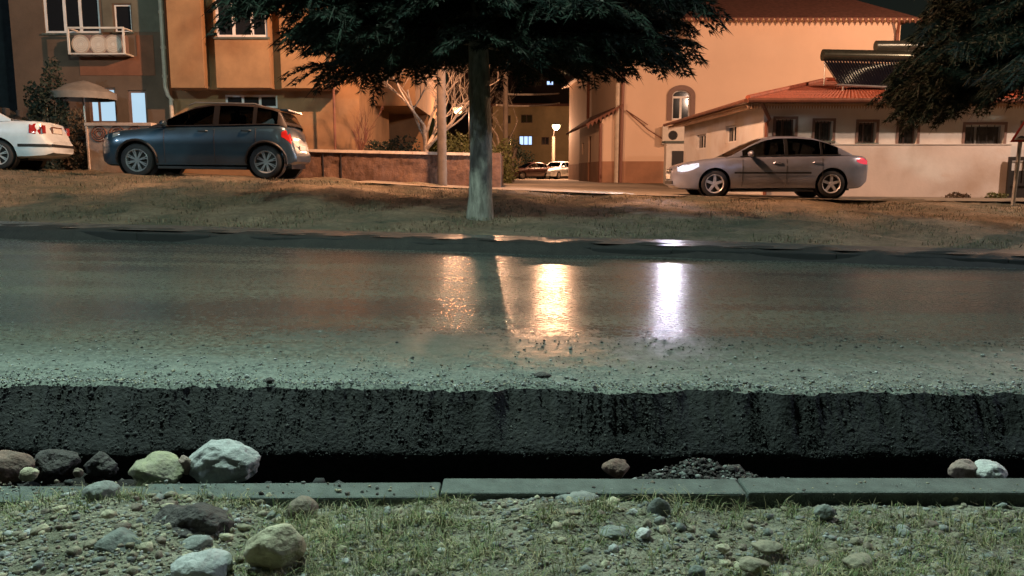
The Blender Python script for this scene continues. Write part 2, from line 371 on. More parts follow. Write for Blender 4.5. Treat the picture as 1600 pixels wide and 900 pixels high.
Zg = zroad(Xg, Yg) + .0012*fbm(Xg*.08, Yg, 2.2, 3, 2) + .004*fbm(Xg, Yg, 26, 3, 21)*np.clip(1-Tg*5,0,1)
Zg -= np.where(Tg < .004, .02, np.where(Tg<.01, .006, 0))
nr = len(tr_); nxr = len(xr)
i = np.arange(nxr-1)[None,:] + nxr*np.arange(nr-1)[:,None]
rv = np.stack([Xg,Yg,Zg],-1).reshape(-1,3); rf = np.stack([i,i+1,i+1+nxr,i+nxr],-1).reshape(-1,4)
o = raw('road', rv, rf, M['road'], smooth=True); o['kind'] = 'structure'
# broken face below the near edge
nz = 30; hz = np.linspace(0,1,nz); Xg, Hg = np.meshgrid(xr, hz); e = edge(Xg)
def face_off(X, H): return .011*fbm(X, H*.95, 11, 6, 31)*(.15+np.clip(H,0,.6)) - .17*np.clip(H/.38,0,1) + .50*np.clip(H-.40-.03*fbm(X,H*0,5,3,33),0,.35)
off = face_off(Xg,Hg) + np.clip(npr.normal(0,.0028,Xg.shape),-.006,.006)*(Hg>.01)
Yg = 3.5+(e-3.5)*np.clip(1-3*Hg,0,1) + off*(Hg>0)
Zg = (zroad(Xg, e) - .02 + .0012*fbm(Xg*.08,e,2.2,3,2)+.004*fbm(Xg,e,26,3,21)) - .63*Hg
i = np.arange(nxr-1)[None,:] + nxr*np.arange(nz-1)[:,None]
o = raw('road_cut_face', np.stack([Xg,Yg,Zg],-1).reshape(-1,3), np.stack([i,i+nxr,i+nxr+1,i+1],-1).reshape(-1,4), M['cut'], smooth=False); o['kind']='structure'
# trench floor
M['trench'] = mat('trench_soil', (.012,.009,.008), .95, var=.5, vscale=6, bump=1, bscale=20)
xt = np.concatenate([np.linspace(-200,-9,8), np.linspace(-8,8,220), np.linspace(9,200,8)])
def tz(X, Y):
    mound = .26*np.exp(-((X-.70)/.24)**2-((Y-2.80)/.2)**2) + .10*np.exp(-((X+1.6)/.5)**2-((Y-3.0)/.3)**2)
    ledge = .80*np.clip((3.05+.04*np.sin(X*3.1)-Y)/.2,0,1)
    return -.76 + ledge + .025*fbm(X, Y, 6, 4, 12) + mound*.30
o = grid('trench_floor', xt, np.linspace(2.49, 3.85, 50), tz, M['trench'], jitter=.006)

# ------------------------------------------------------------------ far kerb and pavement
xw = np.concatenate([np.linspace(-60,-15,10), np.linspace(-14,14,140), np.linspace(15,60,10)])
Xg, Tg = np.meshgrid(xw, np.linspace(0,1,8)); Yg = yk(Xg)+.16+Tg*(.78+.06*fbm(Xg,Xg*0,1.2,3,4))
Zg = zroad(Xg, yk(Xg))+.13+.012*Tg
i = np.arange(len(xw)-1)[None,:] + len(xw)*np.arange(7)[:,None]
o = raw('pavement', np.stack([Xg,Yg,Zg],-1).reshape(-1,3), np.stack([i,i+1,i+1+len(xw),i+len(xw)],-1).reshape(-1,4), M['walk'], smooth=True); o['kind']='structure'
kb = MB().box((0,0,-.12),(.998,.15,.11)); k0 = kb.build('kerb_stone', M['kerb_far'], bevel=.015)
for q in range(-10, 10):
    k = k0 if q == -10 else k0.copy()
    if k is not k0: C.objects.link(k)
    X = q*1.0; Y = float(yk(X)); z = float(zroad(X, Y)); X2 = X+1; dz = float(zroad(X2, float(yk(X2)))) - z
    k.location = (X, Y+rnd.uniform(-.01,.01), z+rnd.uniform(-.02,.006)); k.rotation_euler = (R(rnd.uniform(-3,3)), -math.atan(dz), -math.atan(.096))
    tag(k, 'dark wet kerb stone in the row along the far edge of the road', 'kerb stone', 'kerb stones along the far road edge')

M['mud'] = mat('kerb_mud', (.013,.012,.010), .8, var=.5, vscale=9, bump=.6, bscale=30)
Xg, Tg = np.meshgrid(xw, np.linspace(0,1,12)); Yg = yk(Xg)-.16*(1-Tg)**1.0*(1+.6*fbm(Xg,Xg*0,2.1,4,91)).clip(.1,2)+.62*Tg
Zg = zroad(Xg, yk(Xg)) + np.interp(Tg,[0,.2,.3,.55,1],[-.01,.055,.115,.135,.10]) + .014*fbm(Xg,Yg*3,6.5,5,92)*np.clip(Tg*4,0,1)
i = np.arange(len(xw)-1)[None,:] + len(xw)*np.arange(11)[:,None]
o = raw('mud', np.stack([Xg,Yg,Zg],-1).reshape(-1,3), np.stack([i,i+1,i+1+len(xw),i+len(xw)],-1).reshape(-1,4), M['mud'], smooth=True); o['kind']='stuff'; o['label']='dark mud washed over the far kerb and gutter'; o['category']='mud'
# ------------------------------------------------------------------ near verge, kerb stones
KT = .2
def vz(X, Y):
    z = KT-.035 + .012*fbm(X, Y, 5, 4, 40) + .05*np.exp(-((X+1.25)/.35)**2-((Y-2.15)/.35)**2)
    z = z + .03*np.exp(-((X-.3)/.3)**2-((Y-2.3)/.12)**2)
    return z
M['verge'] = mat('verge_soil', (.25,.235,.17), .95, vscale=12, bump=1, bscale=70, col2=(.10,.10,.065), stain=(.36,.34,.27), stain_amt=.6, stain_scale=9)
o = grid('verge_ground', np.concatenate([np.linspace(-200,-7,8), np.linspace(-6,-2.5,30), np.linspace(-2.45,2.45,330), np.linspace(2.5,6,30), np.linspace(7,200,8)]),
         np.concatenate([np.linspace(-200,-3,8), np.linspace(-2,1.6,20), np.linspace(1.62,2.40,90)]), vz, M['verge'], jitter=.0025)
joints = [(-30, 686, 750, 776), (686, 1170, 745, 771), (1170, 1654, 743, 770)]
kts = []
for idx, (u0, u1, vb, vf) in enumerate([(-282,202,752,780),(202,686,750,777),(686,1168,745,772),(1168,1654,743,770),(1654,2140,745,774),(-766,-282,752,780)]):
    if u0 == 202: pass
    a = atZ(u0, vf, KT); b = atZ(u1, vf, KT); c = atZ(u0, vb, KT)
    ln = (b-a).length-.006
    z = KT + {0:-.006,1:-.004,2:.004,3:.002,4:0,5:-.01}[idx]
    mb = MB(); n = 24
    for (h0, h1) in [(0,1)]: mb.box((0,0,-.3),(ln,.128,0))
    k = mb.build('kerb_stone', M['concrete'], bevel=.008); k.location = (a.x+.003, a.y, z)
    k.rotation_euler = (R([.2,-.15,.1,-.2,0,.1][idx]), R([.15,-.2,.1,.1,0,0][idx]), math.atan2(b.y-a.y, b.x-a.x)+R([.1,.25,-.1,.15,0,0][idx]))
    lab = ['grey concrete kerb stone at the near verge behind the rock pile, foreground left','grey concrete kerb stone in the near verge right of the pale boulder',
           'grey concrete kerb stone in the middle of the near verge, beside the rubble heap','grey concrete kerb stone right of the diagonal joint in the near verge',
           'grey concrete kerb stone of the near verge beyond the right frame edge','grey concrete kerb stone of the near verge beyond the left frame edge'][idx]
    tag(k, lab, 'kerb stone', 'kerb stones of the near verge')

# ------------------------------------------------------------------ stones
_ico = {}
def ico(sub):
    if sub not in _ico:
        bm = bmesh.new(); bmesh.ops.create_icosphere(bm, subdivisions=sub, radius=1)
        _ico[sub] = (np.array([v.co[:] for v in bm.verts]), np.array([[v.index for v in f.verts] for f in bm.faces])); bm.free()
    return _ico[sub]
def stone_mat(name, col, col2, bump=.5):
    return mat(name, col, .8, vscale=22, col2=col2, bump=bump, bscale=60, stain=tuple(c*.45 for c in col), stain_amt=.7, stain_scale=12)
SM = {'pale': stone_mat('pale_stone', (.46,.48,.47), (.30,.31,.31)), 'moss': stone_mat('mossy_stone', (.38,.38,.23), (.28,.26,.20)),
      'pink': stone_mat('pinkish_stone', (.36,.26,.22), (.26,.19,.17)), 'red': stone_mat('reddish_stone', (.22,.13,.10), (.14,.10,.08)),
      'dark': stone_mat('dark_clod', (.045,.038,.036), (.09,.08,.075), .9), 'teal': stone_mat('green_grey_stone', (.20,.22,.20), (.12,.135,.125)),
      'grey': stone_mat('grey_stone', (.27,.29,.27), (.17,.18,.17)), 'brown': stone_mat('brown_stone', (.235,.19,.145), (.16,.13,.10)),
      'cream': stone_mat('cream_stone', (.50,.47,.33), (.36,.32,.22)), 'white': stone_mat('white_stone', (.62,.62,.60), (.45,.44,.43)), 'tan': stone_mat('tan_stone', (.30,.27,.19), (.2,.18,.13))}
def rock(name, label, u, v, w, h, key, surfz=None, Y=None, ang=0, seed=0, dep=.8, cat='rock', rough=.12, tilt=0, zoff=0, sub=4):
    # centre pixel, width/height in photo pixels; its base rests at surfz
    sd = sum(ord(c)*(k_+3) for k_, c in enumerate(label)) % 997
    if Y is None:
        p = atZ(u, v+h*.35, surfz); 
    else:
        p = atY(u, v, Y)
    d = (p-Vector((0,0,CAMZ))).length; k = d/F
    rx = w*k/2; rz = h*k/2*1.05; ry = rx*dep
    vs, fs = ico(sub); out = []
    for q in vs:
        d3 = Vector(q)
        nn = mnoise.noise(d3*1.3+Vector((sd,0,0)))*1.6*rough + mnoise.noise(d3*2.9+Vector((0,sd,0)))*rough*.9 + mnoise.noise(d3*7+Vector((0,0,sd)))*rough*.3
        s = 1+nn
        if ang: # facet: clamp along random plane normals
            for t in range(7):
                rn = Vector((math.sin(sd+t*1.7), math.cos(sd*1.3+t*2.1), math.sin(sd*.7+t*3.3))).normalized()
                dd = d3.dot(rn)*s
                if dd > ang: s *= ang/dd
        out.append((d3.x*s*rx, d3.y*s*ry, d3.z*s*rz))
    o = raw(name, out, fs, SM[key], smooth=True)
    if Y is None: loc = Vector((p.x, p.y+ry*.3, surfz+rz*.55+zoff))
    else: loc = p
    o.location = loc; o.rotation_euler = (0, R(tilt), R((sd*37)%40-20))
    return tag(o, label, cat)
TF = -.36
rock('boulder','large smooth pale boulder at the trench edge behind the kerb',350,722,106,60,'pale',Y=2.72,ang=.93,rough=.13,dep=.75,tilt=-5,sub=5)
rock('rock','rough yellow-green mossy rock left of the pale boulder',243,736,80,40,'moss',Y=2.66,ang=.85,rough=.22)
rock('pebble','small rounded pinkish stone wedged against the pale boulder',288,727,21,26,'pink',Y=2.68)
rock('rock','reddish brown rock at the left frame edge behind the kerb',10,730,66,42,'red',Y=2.75,ang=.9)
rock('pebble','small pale stone in front of the reddish rock at the left frame edge',45,741,25,17,'cream',Y=2.62,ang=.8)
rock('asphalt_lump','dark rough lump in the trench right of the reddish rock',82,728,58,46,'dark',Y=2.85,ang=.85,rough=.25,cat='asphalt lump')
rock('rock','rough dark grey lump in the trench left of the mossy rock',158,727,44,34,'dark',Y=2.85,ang=.8,rough=.3)
rock('pebble','tiny brown pebble behind the left kerb',122,739,13,13,'brown',Y=2.64)
V = KT-.03
rock('stone','flat grey stone lying on the left kerb above the gravel',155,776,48,28,'grey',V+.03,rough=.1,zoff=.01)
rock('stone','round brown cobble in the grass in front of the kerb, foreground left',472,797,43,37,'brown',V,rough=.05,dep=1)
rock('rock','big pale yellow broken rock right of the dark clod, foreground left',428,858,82,70,'cream',V,ang=.82,rough=.12,dep=.7)
rock('clod','large dark earth clod among gravel, foreground left',300,824,108,60,'dark',V-.02,ang=.8,rough=.3,dep=.8,cat='clod')
rock('stone','angular grey-green stone with a pale ridge at the lower left',180,856,78,38,'teal',V,ang=.75,rough=.2)
rock('stone','flat slate-grey stone below the dark clod',303,852,48,20,'grey',V,ang=.8,rough=.1,tilt=-12)
rock('stone','pale bluish stone at the bottom edge below the dark clod',314,890,82,40,'pale',V,ang=.85,rough=.12)
rock('stone','small cream stone at the lower left in gravel',103,850,32,17,'cream',V,ang=.8)
rock('stone','small pale grey stone beside the small cream stone',129,857,20,21,'grey',V,ang=.8)
rock('rock','small reddish rock in the trench left of the rubble heap',963,731,44,26,'red',Y=2.9,ang=.8)
rock('rock','pinkish rock in the trench on the right, left one of the pair',1506,735,40,28,'pink',Y=2.7,ang=.85)
rock('rock','white rock in the trench on the right, right one of the pair',1545,737,46,27,'white',Y=2.68,ang=.85,rough=.15)
rock('stone','upright round grey-green stone in front of the middle kerb stone',1030,797,34,38,'teal',V,rough=.07,dep=.5)
rock('stone','long flat dark grey stone in the grass, centre foreground',960,833,52,13,'grey',V,ang=.8)
rock('stone','slim white stone tilted in gravel, centre foreground',1005,835,28,14,'white',V,ang=.8,tilt=-25)
rock('stone','small yellow stone close in front of the right kerb',1491,778,15,12,'cream',V,ang=.9)
rock('stone','squarish green-grey stone in front of the right kerb stone',1290,802,32,22,'teal',V,ang=.8)
rock('stone','flat tan stone left of the dusty patch, bottom right',1200,856,42,18,'tan',V,ang=.8)
rock('stone','wide tan stone at the bottom edge, right of centre',1345,882,48,24,'tan',V,ang=.8)
rock('stone','small bright angular stone, lower right of centre',1130,858,22,13,'cream',V,ang=.75)
rock('stone','flat tan slab near the bottom edge, right of centre',1178,884,46,17,'tan',V,ang=.8)
rock('stone','small blue-grey cobble touching the bottom edge right of centre',1090,895,24,20,'teal',V,rough=.08)
rock('stone','small pale stone in the heap before the middle kerb',836,795,26,14,'cream',V,ang=.8)
rock('stone','little yellowish upright stone left of the brown cobble',420,781,17,20,'cream',V,ang=.85)
rock('stone','thin pale slab leaning on the middle kerb front',905,777,62,9,'grey',V+.02,ang=.8)
rock('asphalt_lump','small black asphalt lump on the road edge, left of centre',421,595,13,10,'dark',float(zroad(-.8,3.7)),ang=.85,cat='asphalt lump',sub=3)
rock('asphalt_lump','flat black asphalt crumb lying on the dusty road strip, right of centre',848,586,26,9,'dark',float(zroad(.2,3.8)),ang=.85,cat='asphalt lump',sub=3)

def scatter(name, pts, sizes, mats, mi, flat=.7, sub=1, jit=.22, label=None):
    vs, fs = ico(sub); nvr = 10
    variants = [vs*(1+npr.normal(0, jit, (len(vs),1))) for _ in range(nvr)]
    V_ = []; F_ = []; off = 0
    n = len(pts); th = npr.uniform(0, 6.28, n); s3 = npr.uniform(.6, 1.3, (n,3)); s3[:,2] *= flat
    k = npr.randint(0, nvr, n)
    for q in range(n):
        a = variants[k[q]]*s3[q]*sizes[q]; c, s = math.cos(th[q]), math.sin(th[q])
        b = np.stack([a[:,0]*c-a[:,1]*s, a[:,0]*s+a[:,1]*c, a[:,2]], 1)+pts[q]
        V_.append(b); F_.append(fs+off); off += len(vs)
    o = raw(name, np.concatenate(V_), np.concatenate(F_), mats, np.repeat(mi, len(fs)))
    o['kind'] = 'stuff'; o['label'] = label; o['category'] = 'gravel'; return o
# verge gravel
n = 26000; X = npr.uniform(-1.75, 1.75, n); Y = npr.uniform(1.75, 2.40, n)
den = .55 + .55*(X < -.45) + .5*np.exp(-((X-.05)/.22)**2-((Y-2.3)/.1)**2) + .25*(fbm(X, Y, 5, 3, 50) > .2) + .3*((X>.4)&(X<1.3)&(Y<2.2))
keep = npr.uniform(0,1,n) < den; X = X[keep]; Y = Y[keep]
s = np.clip(npr.lognormal(-5.8, .68, len(X)), .0012, .020)
pts = np.stack([X, Y, vz(X,Y)+s*.2], 1)
gm = [SM[k] for k in ('grey','tan','teal','brown','cream','pale')]
scatter('gravel', pts, s, gm, npr.choice(6, len(X), p=[.27,.27,.10,.16,.14,.06]), sub=1, jit=.24, label='loose gravel and small stones on the near verge')
n = 420; X = npr.uniform(-1.9,1.9,n); X = np.where(npr.uniform(0,1,n)<.55, -1.9+np.abs(npr.normal(0,.55,n)), X); Y = npr.uniform(2.40,2.51,n); s = np.clip(npr.lognormal(-5.9,.55,n),.001,.008)
scatter('kerb_top_grit', np.stack([X,Y,KT+s*.4],1), s, [SM['grey'],SM['brown'],SM['dark'],SM['cream']], npr.choice(4,n), label='grit and crumbs lying on top of the near kerb stones')
# crumbs on the dusty road strip
n = 9000; X = npr.uniform(-5.5, 5.5, n); T = npr.exponential(.27, n); Y = edge(X)+.01+T
k = (T < 2.3) ; X=X[k]; Y=Y[k]; T=T[k]
s = np.clip(npr.lognormal(-5.75, .5, len(X)), .001, .012)
M['crumb'] = mat('asphalt_aggregate', (.028,.030,.030), .85, var=.5, vscale=30)
scatter('road_grit', np.stack([X,Y,zroad(X,Y)+s*.3],1), s, [SM['grey'],SM['dark'],SM['pale'],SM['tan']], npr.choice(4,len(X),p=[.5,.12,.16,.22]), label='asphalt crumbs and grit along the broken road edge')
n = 7000; X = npr.uniform(-4.5,4.5,n); T = npr.exponential(.035,n); Y = edge(X)+.004+T; s = np.clip(npr.lognormal(-6.0,.45,n),.001,.007)
scatter('lip_grit', np.stack([X,Y,zroad(X,Y)+s*.4],1), s, [SM['pale'],SM['cream'],SM['grey'],SM['dark']], npr.choice(4,n,p=[.4,.2,.25,.15]), label='pale crushed grit along the lip of the broken road')
n = 2600; X = npr.uniform(-6,6,n); Y = 4.45+.10*np.sin(X*.9)+.05*np.sin(X*3.3)+npr.normal(0,.13,n)*(1+.5*np.sin(X*1.7)); k = fbm(X,X*0,2.4,3,77)+npr.normal(0,.4,n)>-.1; X=X[k]; Y=Y[k]; s = np.clip(npr.lognormal(-5.7,.45,len(X)),.0015,.009)
scatter('dark_crumbs', np.stack([X,Y,zroad(X,Y)+s*.35],1), s, [SM['dark'],M['crumb'],SM['grey']], npr.choice(3,len(X),p=[.5,.35,.15]), label='dark asphalt crumbs scattered where the dusty strip meets the wet road')
# crumbs stuck to the cut face + rubble in trench
n = 26000; X = npr.uniform(-4, 4, n); H = npr.uniform(.0,1,n); e = edge(X)
s = np.clip(npr.lognormal(-5.9, .5, n), .0015, .012)
H = H*.42; Y = 3.5+(e-3.5)*np.clip(1-3*H,0,1) + face_off(X,H)
M['crumb'] = M['crumb'] if 'crumb' in M else mat('asphalt_aggregate', (.040,.042,.042), .85, var=.5, vscale=30); M['crumb2'] = mat('pale_aggregate', (.085,.085,.08), .85, var=.4, vscale=30)
scatter('asphalt_aggregate', np.stack([X,Y+s*.45,zroad(X,e)-.02-.63*H],1), s, [M['cut'],M['crumb'],M['crumb2']], npr.choice(3,n,p=[.5,.46,.04]), flat=1, label='coarse aggregate showing in the broken asphalt face')
n = 1300; X = npr.normal(.70,.22,n); Y = npr.normal(2.80,.10,n); Y=np.clip(Y,2.6,3.5); s = np.clip(npr.lognormal(-5.2,.5,n),.003,.016)
scatter('rubble', np.stack([X,Y,tz(X,Y)+s*.4+.10],1) if False else np.stack([X,Y,tz(X,Y)+s*.4],1), s, [SM['dark'],SM['brown'],SM['teal'],SM['grey']], npr.choice(4,n,p=[.75,.05,.15,.05]), label='rubble and earth heap in the trench')
n = 1500; X = npr.uniform(-3,3,n); Y = npr.uniform(2.6,3.5,n); s = np.clip(npr.lognormal(-4.6,.5,n),.004,.03)
scatter('trench_debris', np.stack([X,Y,tz(X,Y)+s*.3],1), s, [SM['dark'],M['crumb']], npr.choice(2,n), label='dark stones and clods on the trench floor')

# ------------------------------------------------------------------ grass
GM = [mat('green_grass', (.14,.20,.06), .6, var=.3, vscale=9), mat('dry_grass', (.34,.30,.16), .7, var=.3, vscale=9), mat('pale_green_grass', (.15,.18,.08), .65, var=.3, vscale=9)]
def blades(name, X, Y, Z, Lh, Wd, mi, lean=.9, mats=GM, label=''):
    n = len(X); th = npr.uniform(0,6.28,n); ln = npr.uniform(.2,1,n)*lean*np.where(npr.uniform(0,1,n)<.25,1.5,1)
    dx = np.cos(th); dy = np.sin(th); px = -dy*Wd/2; py = dx*Wd/2
    b = np.stack([X,Y,Z],1); h = Lh
    m_ = b+np.stack([dx*h*ln*.35, dy*h*ln*.35, h*.6*np.ones(n)*(1-.3*ln)],1); t = b+np.stack([dx*h*ln, dy*h*ln, h*np.maximum(.06,1-.55*ln)],1)
    pp = np.stack([px,py,0*px],1)
    v = np.stack([b-pp, b+pp, m_+pp*.8, m_-pp*.8, t], 1).reshape(-1,3)
    i = np.arange(n)*5
    f = np.concatenate([np.stack([i,i+1,i+2],1), np.stack([i,i+2,i+3],1), np.stack([i+3,i+2,i+4],1)])
    o = raw(name, v, f, mats, np.tile(mi,3)); o['kind']='stuff'; o['label']=label; o['category']='grass'; return o
def clumps(n, xr_, yr_, dens, seed):
    r = np.random.RandomState(seed); X = r.uniform(*xr_, n); Y = r.uniform(*yr_, n); k = r.uniform(0,1,n) < dens(X,Y); return X[k], Y[k]
def gd(X, Y):
    d = .08+1.0*(fbm(X,Y,7,4,61)>.35)
    d = d + 1.1*np.exp(-((X+.52)/.2)**2-((Y-2.22)/.12)**2) + .6*np.exp(-((X-.72)/.18)**2-((Y-2.33)/.06)**2)+ .9*np.exp(-((X+.86)/.12)**2-((Y-2.37)/.05)**2)
    d = d + .45*(X>1.0)*(Y<2.36) + .35*np.exp(-((X)/.7)**2-((Y-1.95)/.2)**2) + .5*np.exp(-((X-.35)/.12)**2-((Y-2.35)/.06)**2)
    return d*np.where((X<-.75)&(Y<2.3), .25, 1)
X, Y = clumps(2600, (-1.8,1.8), (1.75,2.40), gd, 5)
# each clump spawns several blades
K = 15; Xb = np.repeat(X,K)+npr.normal(0,.010,len(X)*K); Yb = np.minimum(np.repeat(Y,K)+npr.normal(0,.010,len(X)*K),2.40)
hh = np.repeat(npr.uniform(.35,1.2,len(X))*(1+.6*np.exp(-((X+.52)/.2)**2-((Y-2.25)/.12)**2)+.5*np.exp(-((X-.55)/.2)**2-((Y-2.35)/.06)**2)),K)*npr.uniform(.02,.07,len(Xb))
blades('grass', Xb, Yb, vz(Xb,Yb)-.002, hh, npr.uniform(.0012,.0028,len(Xb)), npr.choice(3,len(Xb),p=[.28,.42,.3]), lean=1.25, label='sparse grass and straw growing on the near verge')
GB = [mat('bank_green_grass', (.06,.08,.035), .8, var=.3, vscale=9), mat('bank_dry_grass', (.13,.105,.065), .8, var=.4, vscale=9), mat('bank_straw', (.17,.14,.09), .8, var=.3, vscale=9)]
n = 50000; X = npr.uniform(-12, 13, n); T = npr.uniform(.0, 7.2, n); Y = yk(X)+.9+T
k = (fbm(X,Y,3.1,3,70) + npr.normal(0,.5,n) > -.1) & (Y < np.interp(X,[-12,-5,0,20],[17.3,17.4,18.15,18.15])); X=X[k]; Y=Y[k]
blades('bank_grass', X, Y, ground(X,Y)+.01, npr.uniform(.03,.09,len(X)), npr.uniform(.006,.012,len(X)), npr.choice(3,len(X),p=[.2,.6,.2]), lean=1.2, mats=GB, label='short patchy grass on the bank beyond the road')

# ------------------------------------------------------------------ cedars
def cedar(name, label, base, r0, zlo, ztop, reach, nb, seed, trunk_top, leanx=0, sprays=26, minlen=.7, droop=.12, tint=0, skip=None, zexp=1.05, layer=0):
    r = random.Random(seed); nr_ = np.random.RandomState(seed)
    t = thing(name, label, 'tree', base)
    bx, by, bz = base
    mb = MB(); pts = []; rad = []
    for q in range(22):
        h = q/21*trunk_top; pts.append((leanx*h+.02*math.sin(h*1.3), .02*math.cos(h), h-.15)); rad.append(r0*(1-.75*h/trunk_top)*(1+.28*math.exp(-h/.25)))
    vs_tr = len(mb.v); mb.tube(pts, rad, 20)
    for q in range(len(mb.v)):
        x,y,z = mb.v[q]; a = mnoise.noise(Vector((x*5,y*5,z*1.2)))*.035; mb.v[q] = (x*(1+a*2.2), y*(1+a*2.2), z)
    mb.build('trunk', M['bark'], t, smooth=True, sharp=80)
    br = MB(); A = []; B = []; W = []; Lm = []
    for q in range(nb):
        f = q/nb; z = zlo + (ztop-zlo)*f**zexp; az = q*2.39996 + r.uniform(-.3,.3)
        L = (reach(f, az))*r.uniform(.82,1.08)
        if layer: z = zlo + round((z-zlo)/layer)*layer + r.uniform(-.05,.05)
        if skip and skip(z, az): continue
        L = max(L, minlen); rise = r.uniform(.0,.16); nseg = 9
        P = []; d = Vector((math.cos(az), math.sin(az), 0)); side = Vector((-d.y, d.x, 0)); bend = r.uniform(-.12,.12)
        for k in range(nseg+1):
            s = k/nseg; P.append(Vector((leanx*z,0,z)) + d*(L*s) + side*(bend*L*s*s) + Vector((0,0, rise*L*s - droop*L*s*s*2.1 + .03*math.sin(s*9+q))))
        br.tube(P, [max(.012,.03+.011*L)*(1-.88*k/nseg) for k in range(nseg+1)], 6)
        ns = int(sprays*L/3.2)+6
        for k in range(ns):
            s = .12+.88*(k+r.random())/ns; s = min(s,1); ii = min(int(s*nseg), nseg-1); fr = s*nseg-ii
            p = P[ii].lerp(P[ii+1], fr); tang = (P[ii+1]-P[ii]).normalized()
            sg = 1 if k % 2 else -1; ang_ = sg*r.uniform(.45,1.15); 
            l2 = (.28+.95*math.sin(math.pi*min(1,(.15+.8*(1-s)))))*r.uniform(.45,1.0)*min(1,L/3) 
            dd = (tang*math.cos(ang_)+side*math.sin(ang_)); dd.z += r.uniform(-.28,.05); dd.normalize()
            nsub = max(3, int(l2/.075))
            for m_ in range(nsub):
                s2 = (m_+.6)/nsub; c = p+dd*(l2*s2)+Vector((0,0,-.22*l2*s2*s2))
                for e_ in range(2):
                    s3 = 1 if e_ else -1; sd2 = dd.cross(Vector((0,0,1))).normalized()
                    l3 = .22*(1.15-s2*.6)*r.uniform(.6,1.2)
                    q2 = (dd*.75+sd2*s3*.75+Vector((0,0,r.uniform(-.25,.18)))).normalized()
                    A.append(c); B.append(c+q2*l3); W.append(l3)
            A.append(p+dd*l2*.8); B.append(p+dd*(l2+.16)+Vector((0,0,-.24*l2))); W.append(.2)
        A.append(P[-1]); B.append(P[-1]+tang*.3); W.append(.3)
    A = np.array([a[:] for a in A]); B = np.array([b[:] for b in B]); n = len(A)
    # needle rosettes: each twig is 5 thin spiky blades around its axis
    Vv = []; D = B-A; Ln = np.linalg.norm(D,axis=1,keepdims=True); D = D/Ln
    rv_ = nr_.normal(0,1,(n,3)); S1 = np.cross(D, rv_); S1 /= np.linalg.norm(S1,axis=1,keepdims=True); S2 = np.cross(D,S1)
    K = 8
    for k in range(K):
        a = nr_.uniform(0,6.28,(n,1)); side = np.cos(a)*S1+np.sin(a)*S2
        st = A + D*Ln*nr_.uniform(0,.55,(n,1)); tip = st + D*Ln*nr_.uniform(.45,.75,(n,1)) + side*nr_.uniform(.025,.075,(n,1))
        wv = np.cross(side, D)*nr_.uniform(.007,.014,(n,1))
        Vv.append(np.stack([st-wv, st+wv, tip],1))
    v = np.concatenate(Vv).reshape(-1,3); f = np.arange(len(v)).reshape(-1,3)
    br.build('branches', M['bark'], t, smooth=True, sharp=80)
    mi = (nr_.uniform(0,1,len(f))<.25).astype(int)
    raw('crown', v, f, [M['needle'],M['needle2']], mi, parent=t)
    return t
tx = atY(750, 320, 13.3).x
def reach1(f, az):
    # az: 0 = right, pi = left
    c = math.cos(az)
    base = 3.25 if c < 0 else 2.95
    if f > .42: base *= 1.5 if math.sin(az) < .25 else 1.2  # upper crown widened out of view so its shade covers the bank
    return base*(.86+1.1*min(f,.3))*(1-.8*max(0,f-.4))*(1-.10*abs(math.sin(az)))
cedar('cedar_tree', 'tall cedar with broad dark crown and bare lower trunk on the bank, centre', (tx, 13.3, G(tx,13.3)), .198, 2.85, 10, reach1, 150, 4, 10.6, sprays=33, droop=.07, zexp=1.7, layer=.42)
def reach2(f, az):
    if f < .4 and math.sin(az) > 0 and math.cos(az) > -.3: return .5  # lower back branches shortened to let lamp light reach the sign
    return 3.15*(1-.75*max(0,f-.25))*(1+.07*math.cos(az*3))
cedar('cedar_tree', 'dense dark cedar hanging over the low white building at the right frame edge', (10.6, 14.9, G(10.6,14.9)), .26, 2.75, 11, reach2, 240, 9, 11.6, sprays=50, droop=.12, zexp=1.5)

# ------------------------------------------------------------------ bare trees, bushes
def bare_tree(name, label, base, h, spread, seed, r0=.1, levels=5, m='bark_pale'):
    r = random.Random(seed); t = thing(name, label, 'tree', base); tr = MB(); br = MB()
    def grow(p, d, L, rad, lev):
        n = 5; P = [p]; Rr = [rad]
        for k in range(n):
            d = (d+Vector((r.uniform(-.16,.16), r.uniform(-.16,.16), r.uniform(-.03,.16)))).normalized(); p = p+d*(L/n); P.append(p); Rr.append(rad*(1-.38*(k+1)/n))
        (tr if lev == 0 else br).tube(P, Rr, 7 if lev < 2 else 4, cap=False)
        if lev < levels:
            for c in range(r.choice([2,3,3]) if lev else 5):
                i_ = r.randint(2,n) if lev else r.randint(3,n); az = r.uniform(0,6.28); s = r.uniform(.35,.95)*spread
                nd = (d+Vector((math.cos(az)*s, math.sin(az)*s, r.uniform(-.1,.4)))).normalized()
                grow(P[i_], nd, L*r.uniform(.6,.85), Rr[i_]*.66, lev+1)
    grow(Vector((0,0,-.1)), Vector((0.02,0,1)), h*.26, r0, 0)
    tr.build('trunk', M[m], t, smooth=True, sharp=80); br.build('branches', M[m], t, smooth=True, sharp=80); return t
p = atY(668, 230, 22.5); bare_tree('bare_tree','bare pale tree behind the low stone wall left of the cedar trunk', (p.x, 22.5, G(p.x,22.5)), 6.6, 1.5, 21, r0=.10, levels=5)
p = atY(560, 230, 23.3); bare_tree('bare_tree','thin leafless sapling in front of the ochre wall behind the stone wall', (p.x, 23.3, G(p.x,23.3)), 3.6, .8, 8, r0=.05, levels=4, m='fascia')
p = atY(785, 230, 47); bare_tree('bare_tree','bare tree with lit twigs just right of the cedar trunk, in the alley', (p.x, 47, G(p.x,47)), 11, 1.5, 12, r0=.12, levels=5)
